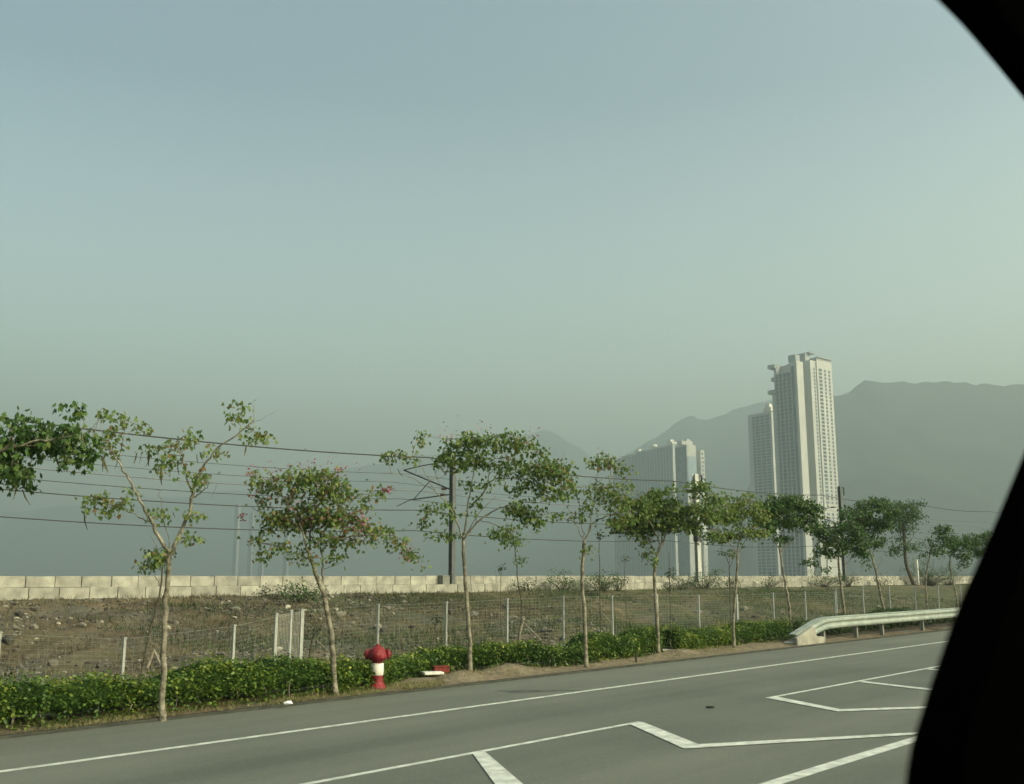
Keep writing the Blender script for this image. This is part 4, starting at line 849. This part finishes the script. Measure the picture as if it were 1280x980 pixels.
# ------------------------------------------------------------------ bushes at the foot of the wall and on the bank
def bush(label, x, v, rx, hgt, n, seed, m='weed', leaf=.11, tb=(0, .7)):
    lr = np.random.default_rng(900+seed); B = gsv(x, v); t = thing('bush', B, label, 'bush', 'bushes on the railway bank')
    D = B[1]; LP = []; st = MB()
    for _ in range(max(6, n//14)):
        d = lr.normal(0, 1, 3); d /= np.linalg.norm(d); rr = lr.random()**.45
        P = B+np.array([d[0]*rx*rr, d[1]*rx*.6*rr, hgt*.5+d[2]*hgt*.5*rr*(1+.3*lr.normal())]); P[2] = max(P[2], B[2]+.05)
        st.tube([B+np.array([lr.normal(0, .08), lr.normal(0, .08), -.1]), (B+P)/2+lr.normal(0, .08, 3), P], [.014, .01, .004], 4, False)
        LP.append(P+lr.normal(0, .13, (14, 3)))
    st.build('stems', 'bark_dark', t); LP = np.concatenate(LP)
    leaf_scatter('foliage', LP, leaf, m, t, tb, (-.3, 1.0), OVAL)
for i, (x, v, rx, h_, n, lb) in enumerate(((377, 33., .95, 1.05, 700, 'dark bush against the wall behind the pink flowering tree'), (345, 35.5, 1.0, .5, 260, 'low dark bush left of the one behind the pink flowering tree'),
     (705, 36., 1.3, 1.2, 800, 'leafy bush against the wall beside the slender tree trunk'), (752, 36., 1.4, 1.3, 800, 'leafy bush against the wall behind the tall bare sapling'), (773, 36.2, .8, 1.1, 400, 'narrow bush against the wall left of the dense tree'), (660, 36.3, 1.2, .6, 350, 'low bush at the wall right of the sapling with two tufts'),
     (880, 36., 1.6, 1.5, 900, 'round bush at the wall between the dense and the upright tree'), (850, 36.2, 1.2, .8, 400, 'low bush at the wall right of the dense tree'), (912, 36., 1.2, .9, 420, 'low bush at the wall behind the upright yellowish tree'), (960, 36., 1.6, .9, 500, 'low dark bush at the wall behind the leaning pale trunk'), (1030, 36., 2.2, 1.3, 900, 'spreading dark bush at the wall left of the hooked mast'), (1060, 36., 1.6, 1.1, 600, 'dark bush at the wall right of the hooked mast'), (1100, 36., 1.4, .9, 400, 'low dark bush at the wall left of the big round one'),
     (1160, 35.5, 3.0, 2.6, 2400, 'biggest bush, round and dark, rising above the wall at right'), (1185, 35.5, 2.2, 1.5, 900, 'dark bush at the right foot of the biggest round one'), (735, 33., 1.0, .6, 250, 'low bush on the slope below the wall, right of the slender trunk'))):
    bush(lb, x, v, rx, h_, n, i, 'leaf_dark' if i in (0, 2, 3, 6, 10, 13) else 'weed')

# ------------------------------------------------------------------ ground cover: rubble, dry grass, weeds, verge grass
def rubble():
    ico = np.array([(0, 0, 1), (.89, 0, .45), (.28, .85, .45), (-.72, .53, .45), (-.72, -.53, .45), (.28, -.85, .45), (.72, .53, -.45), (-.28, .85, -.45), (-.89, 0, -.45), (-.28, -.85, -.45), (.72, -.53, -.45), (0, 0, -1)])
    fs = [(0, 1, 2), (0, 2, 3), (0, 3, 4), (0, 4, 5), (0, 5, 1), (1, 6, 2), (2, 7, 3), (3, 8, 4), (4, 9, 5), (5, 10, 1), (6, 7, 2), (7, 8, 3), (8, 9, 4), (9, 10, 5), (10, 6, 1), (11, 7, 6), (11, 8, 7), (11, 9, 8), (11, 10, 9), (11, 6, 10)]
    lr = np.random.default_rng(11); n = 15000
    s = np.where(lr.random(n) < .75, lr.uniform(2, 30, n), lr.uniform(20, 75, n)); v = lr.uniform(17.6, 36.6, n)
    keep = fbm(s*.22, v*.22, 3)+lr.normal(0, .22, n) > -.08; s, v = s[keep], v[keep]; n = len(s)
    sz = .02+.026*lr.exponential(1., n); sz = np.minimum(sz, .2)
    T = ico[None]*(1+lr.normal(0, .16, (n, 12, 1)))*np.stack([sz*lr.uniform(.8, 1.6, n), sz*lr.uniform(.7, 1.2, n), sz*lr.uniform(.5, .9, n)], -1)[:, None, :]
    a = lr.uniform(0, 6.28, n); c_, s_ = np.cos(a)[:, None], np.sin(a)[:, None]
    x = T[..., 0]*c_-T[..., 1]*s_; y = T[..., 0]*s_+T[..., 1]*c_
    P = np.stack([s*U[0]+v*N[0], s*U[1]+v*N[1], terr(s, v)+sz*.15], -1)
    V = np.stack([x, y, T[..., 2]], -1)+P[:, None]
    me = bpy.data.meshes.new('rubble'); F_ = np.array(fs)[None]+(np.arange(n)*12)[:, None, None]
    me.from_pydata(V.reshape(-1, 3).tolist(), [], F_.reshape(-1, 3).tolist())
    at = me.attributes.new('tint', 'FLOAT', 'FACE'); at.data.foreach_set('value', np.repeat(np.clip(lr.beta(1.6, 2.4, n), 0, 1), 20))
    tag(link('rubble', me, 'rock', None, (0, 0, 0)), 'grey and tan stones strewn over the bank', 'rubble', kind='stuff')
rubble()
def cover(name, n, sr, vr, size, m, label, cat, thr, tbm, seed, clump=.4, kind='stuff', tmpl=BLADE):
    lr = np.random.default_rng(40+seed); s = lr.uniform(*sr, n); v = lr.uniform(*vr, n)
    keep = fbm(s*clump, v*clump+seed*13, 3)+lr.normal(0, .12, n) > thr; s, v = s[keep], v[keep]; n = len(s)
    P = np.stack([s*U[0]+v*N[0], s*U[1]+v*N[1], terr(s, v)-.01], -1)
    o = scatter(name, tmpl, P, size*lr.uniform(.5, 1.5, n), lr.uniform(0, 6.28, n), lr.normal(0, .35, n), lr.normal(0, .3, n), np.clip(lr.normal(tbm, .25, n), 0, 1), m)
    tag(o, label, cat, kind=kind)
cover('dry_grass', 80000, (0, 60), (17.3, 36.9), .13, 'dry', 'dry brown and olive grass over the bank', 'grass', .0, .5, 1)
cover('dead_brush', 60000, (1, 36), (26.5, 36.9), .095, 'brush', 'dead brown brush below the wall', 'brush', .10, .45, 6, .22)
cover('weeds', 75000, (15, 75), (15.6, 36.9), .17, 'weed', 'green weeds thickening to the right on the bank', 'weeds', .05, .5, 2, .25)
cover('verge_grass', 26000, (0, 13.5), (13.45, 13.95), .05, 'verge_grass', 'short yellowing grass along the kerb before the hedge', 'grass', -.15, .6, 3, 1.5)
cover('verge_grass', 9000, (11.5, 28), (13.56, 14.6), .05, 'verge_grass', 'thin dry grass on the sandy verge beyond the hydrant', 'grass', .14, .75, 4, 1.2)

# ------------------------------------------------------------------ small things on the verge and the road
def crumple(name, c, r, m, label, cat, sq=.7, seed=0):
    lr = np.random.default_rng(seed); m_ = MB(); ph = (1+5**.5)/2; n1, n2 = 12, 8; vs = []
    for i in range(n2+1):
        for j in range(n1):
            a, b = math.pi*i/n2, 2*math.pi*j/n1; k = 1+lr.normal(0, .16)
            vs.append(np.array(c)+np.array([r[0]*math.sin(a)*math.cos(b)*k, r[1]*math.sin(a)*math.sin(b)*k, r[2]*(1+math.cos(a)*k*sq)]))
    m_.add(vs, [(i*n1+j, i*n1+(j+1) % n1, (i+1)*n1+(j+1) % n1, (i+1)*n1+j) for i in range(n2) for j in range(n1)])
    tag(m_.build(name, m, origin=c), label, cat)
crumple('paper_litter', gb(360, 878), (.075, .06, .038), 'paper', 'crumpled bright white litter on the kerb grass left of the flowering tree', 'litter', seed=5)
P = gb(541, 847); s, v = SV(P); P[2] += .02
m_ = MB(); m_.box(P+np.array([0, 0, .045]), (np.array([.95, .3, 0])/np.hypot(.95, .3), np.array([-.3, .95, 0])/np.hypot(.95, .3), np.array([0, 0, 1])), (.19, .14, .022)); tag(m_.build('concrete_slab', 'white', origin=P, bevel=.01), 'flat white slab lying at the hedge foot in front of a red box', 'slab')
P = P+np.array([.13, .32, .02])
m_ = MB()
ax = (np.array([.96, .28, 0]), np.array([-.28, .96, 0]), np.array([0, 0, 1.]))
m_.box(P+np.array([0, 0, .06]), ax, (.15, .09, .055)); m_.box(P+np.array([0, 0, .122]), ax, (.16, .10, .007))
tag(m_.build('plastic_box', 'brick', origin=P, bevel=.01), 'red box half under the hedge behind the white slab', 'box')
P = gb(632, 829); crumple('plastic_scrap', P+np.array([0, .1, .16]), (.10, .05, .03), 'brick', 'dark red scrap on the sand heap under the hedge', 'litter', seed=8)
P = gb(838, 818); m_ = MB(); m_.svbox(SV(P)[0]-.1, SV(P)[0]+.75, 14.55, 14.85, P[2]-.02, P[2]+.06); tag(m_.build('kerb_slab', 'conc', origin=P, bevel=.012), 'thin grey slab lying in the gap between the two hedges', 'slab')
P = gb(795, 826); m_ = MB(); m_.tube([P-np.array([0, 0, .1]), P+np.array([.01, 0, .24])], .022, 6); tag(m_.build('short_stake', 'kerb', origin=P), 'short dark stake at the hedge foot left of the pale trunk', 'stake')
P = at_z(888, 884.5, .006); m_ = MB(); a0 = np.array([.9, .43, 0]); b0 = np.array([-.43, .9, 0])
m_.add([P+a0*x+b0*y+Zv*z_ for z_ in (0, .02) for x, y in ((-.06, -.03), (.0, -.05), (.055, -.03), (.05, .03), (-.02, .04), (-.065, .02))], [(5, 4, 3, 2, 1, 0), (6, 7, 8, 9, 10, 11)]+[(i, (i+1) % 6, 6+(i+1) % 6, 6+i) for i in range(6)])
tag(m_.build('tyre_scrap', 'rubber', origin=P), 'black scrap lying on the asphalt in the middle lane', 'litter')

# ------------------------------------------------------------------ the vehicle the picture is taken from: its window frame
def vehicle():
    v0 = .45
    def fp(x, y): q = at_v(x, y, v0); return SV(q)[0], q[2]
    low = [fp(*p) for p in ((1134, 960), (1152, 890), (1170, 836), (1199, 755), (1233, 679), (1278, 571))]
    up = [fp(*p) for p in ((1280, 127), (1263, 103), (1239, 75), (1218, 54), (1191, 21), (1165, 0))]
    inner = [(-1.1, 1.25), (-.2, 1.2), (.7, 1.25), (1.0, 1.45), (1.1, 1.66)]+low+[(1.98, 2.36), (2.22, 2.52), (2.36, 2.66), (2.36, 2.80), (2.2, 2.875), (1.94, 2.882), (1.75, 2.884), (1.6, 2.882), (1.46, 2.872), (1.3, 2.866), (1.1, 2.88), (.6, 3.0), (-.4, 3.1), (-1.1, 3.05), (-1.25, 2.6), (-1.25, 1.6)]
    ip = [np.array([s, z, 0.]) for s, z in inner]; ip = ip[-2:]+ip+ip[:2]
    inner = [(float(q[0]), float(q[1])) for q in spline(ip, 4)[8:-9]]
    cs, cz = .5, 2.15; outer = []
    for s, z in inner:
        ds, dz = s-cs, z-cz; k = min((2.9 if ds > 0 else 2.6)/max(1e-6, abs(ds)), (1.35 if dz > 0 else 1.7)/max(1e-6, abs(dz))); outer.append((cs+ds*k, cz+dz*k))
    t = thing('vehicle', W(.5, v0, .4), 'black inside of the vehicle window frame along the right edge of the picture', 'vehicle')
    def ring(A, B_, va, vb, name, m):
        n = len(A); m_ = MB()
        vs = [W(s, va, z) for s, z in A]+[W(s, va, z) for s, z in B_]+[W(s, vb, z) for s, z in A]+[W(s, vb, z) for s, z in B_]
        fs = []
        for i in range(n):
            j = (i+1) % n
            fs += [(i, j, n+j, n+i), (2*n+i, 3*n+i, 3*n+j, 2*n+j), (i, 2*n+i, 2*n+j, j), (n+i, n+j, 3*n+j, 3*n+i)]
        m_.add(vs, fs); return m_.build(name, m, t)
    ring(inner, outer, v0-.06, v0-.004, 'window_frame', 'black')
    seal_o = [(cs+(s-cs)*1.03, cz+(z-cz)*1.03) for s, z in inner]
    ring(inner, seal_o, v0-.003, v0, 'rubber_seal', 'seal')
vehicle()

# ------------------------------------------------------------------ haze over the whole place
m = bpy.data.materials.new('haze'); m.use_nodes = True; t = m.node_tree; t.nodes.clear()
out = t.nodes.new('ShaderNodeOutputMaterial'); pv = t.nodes.new('ShaderNodeVolumePrincipled')
pv.inputs['Color'].default_value = (*HAZE_C, 1); pv.inputs['Density'].default_value = HAZE_D; pv.inputs['Anisotropy'].default_value = .2
t.links.new(pv.outputs[0], out.inputs['Volume'])
M['haze'] = m
hb = MB(); hb.box((0, 2200, 330), ((1, 0, 0), (0, 1, 0), (0, 0, 1)), (5200, 2980, 334))
hz = hb.build('haze', 'haze', None, (0, 2200, 262)); tag(hz, 'pale grey-green haze filling the air', 'haze', kind='stuff')
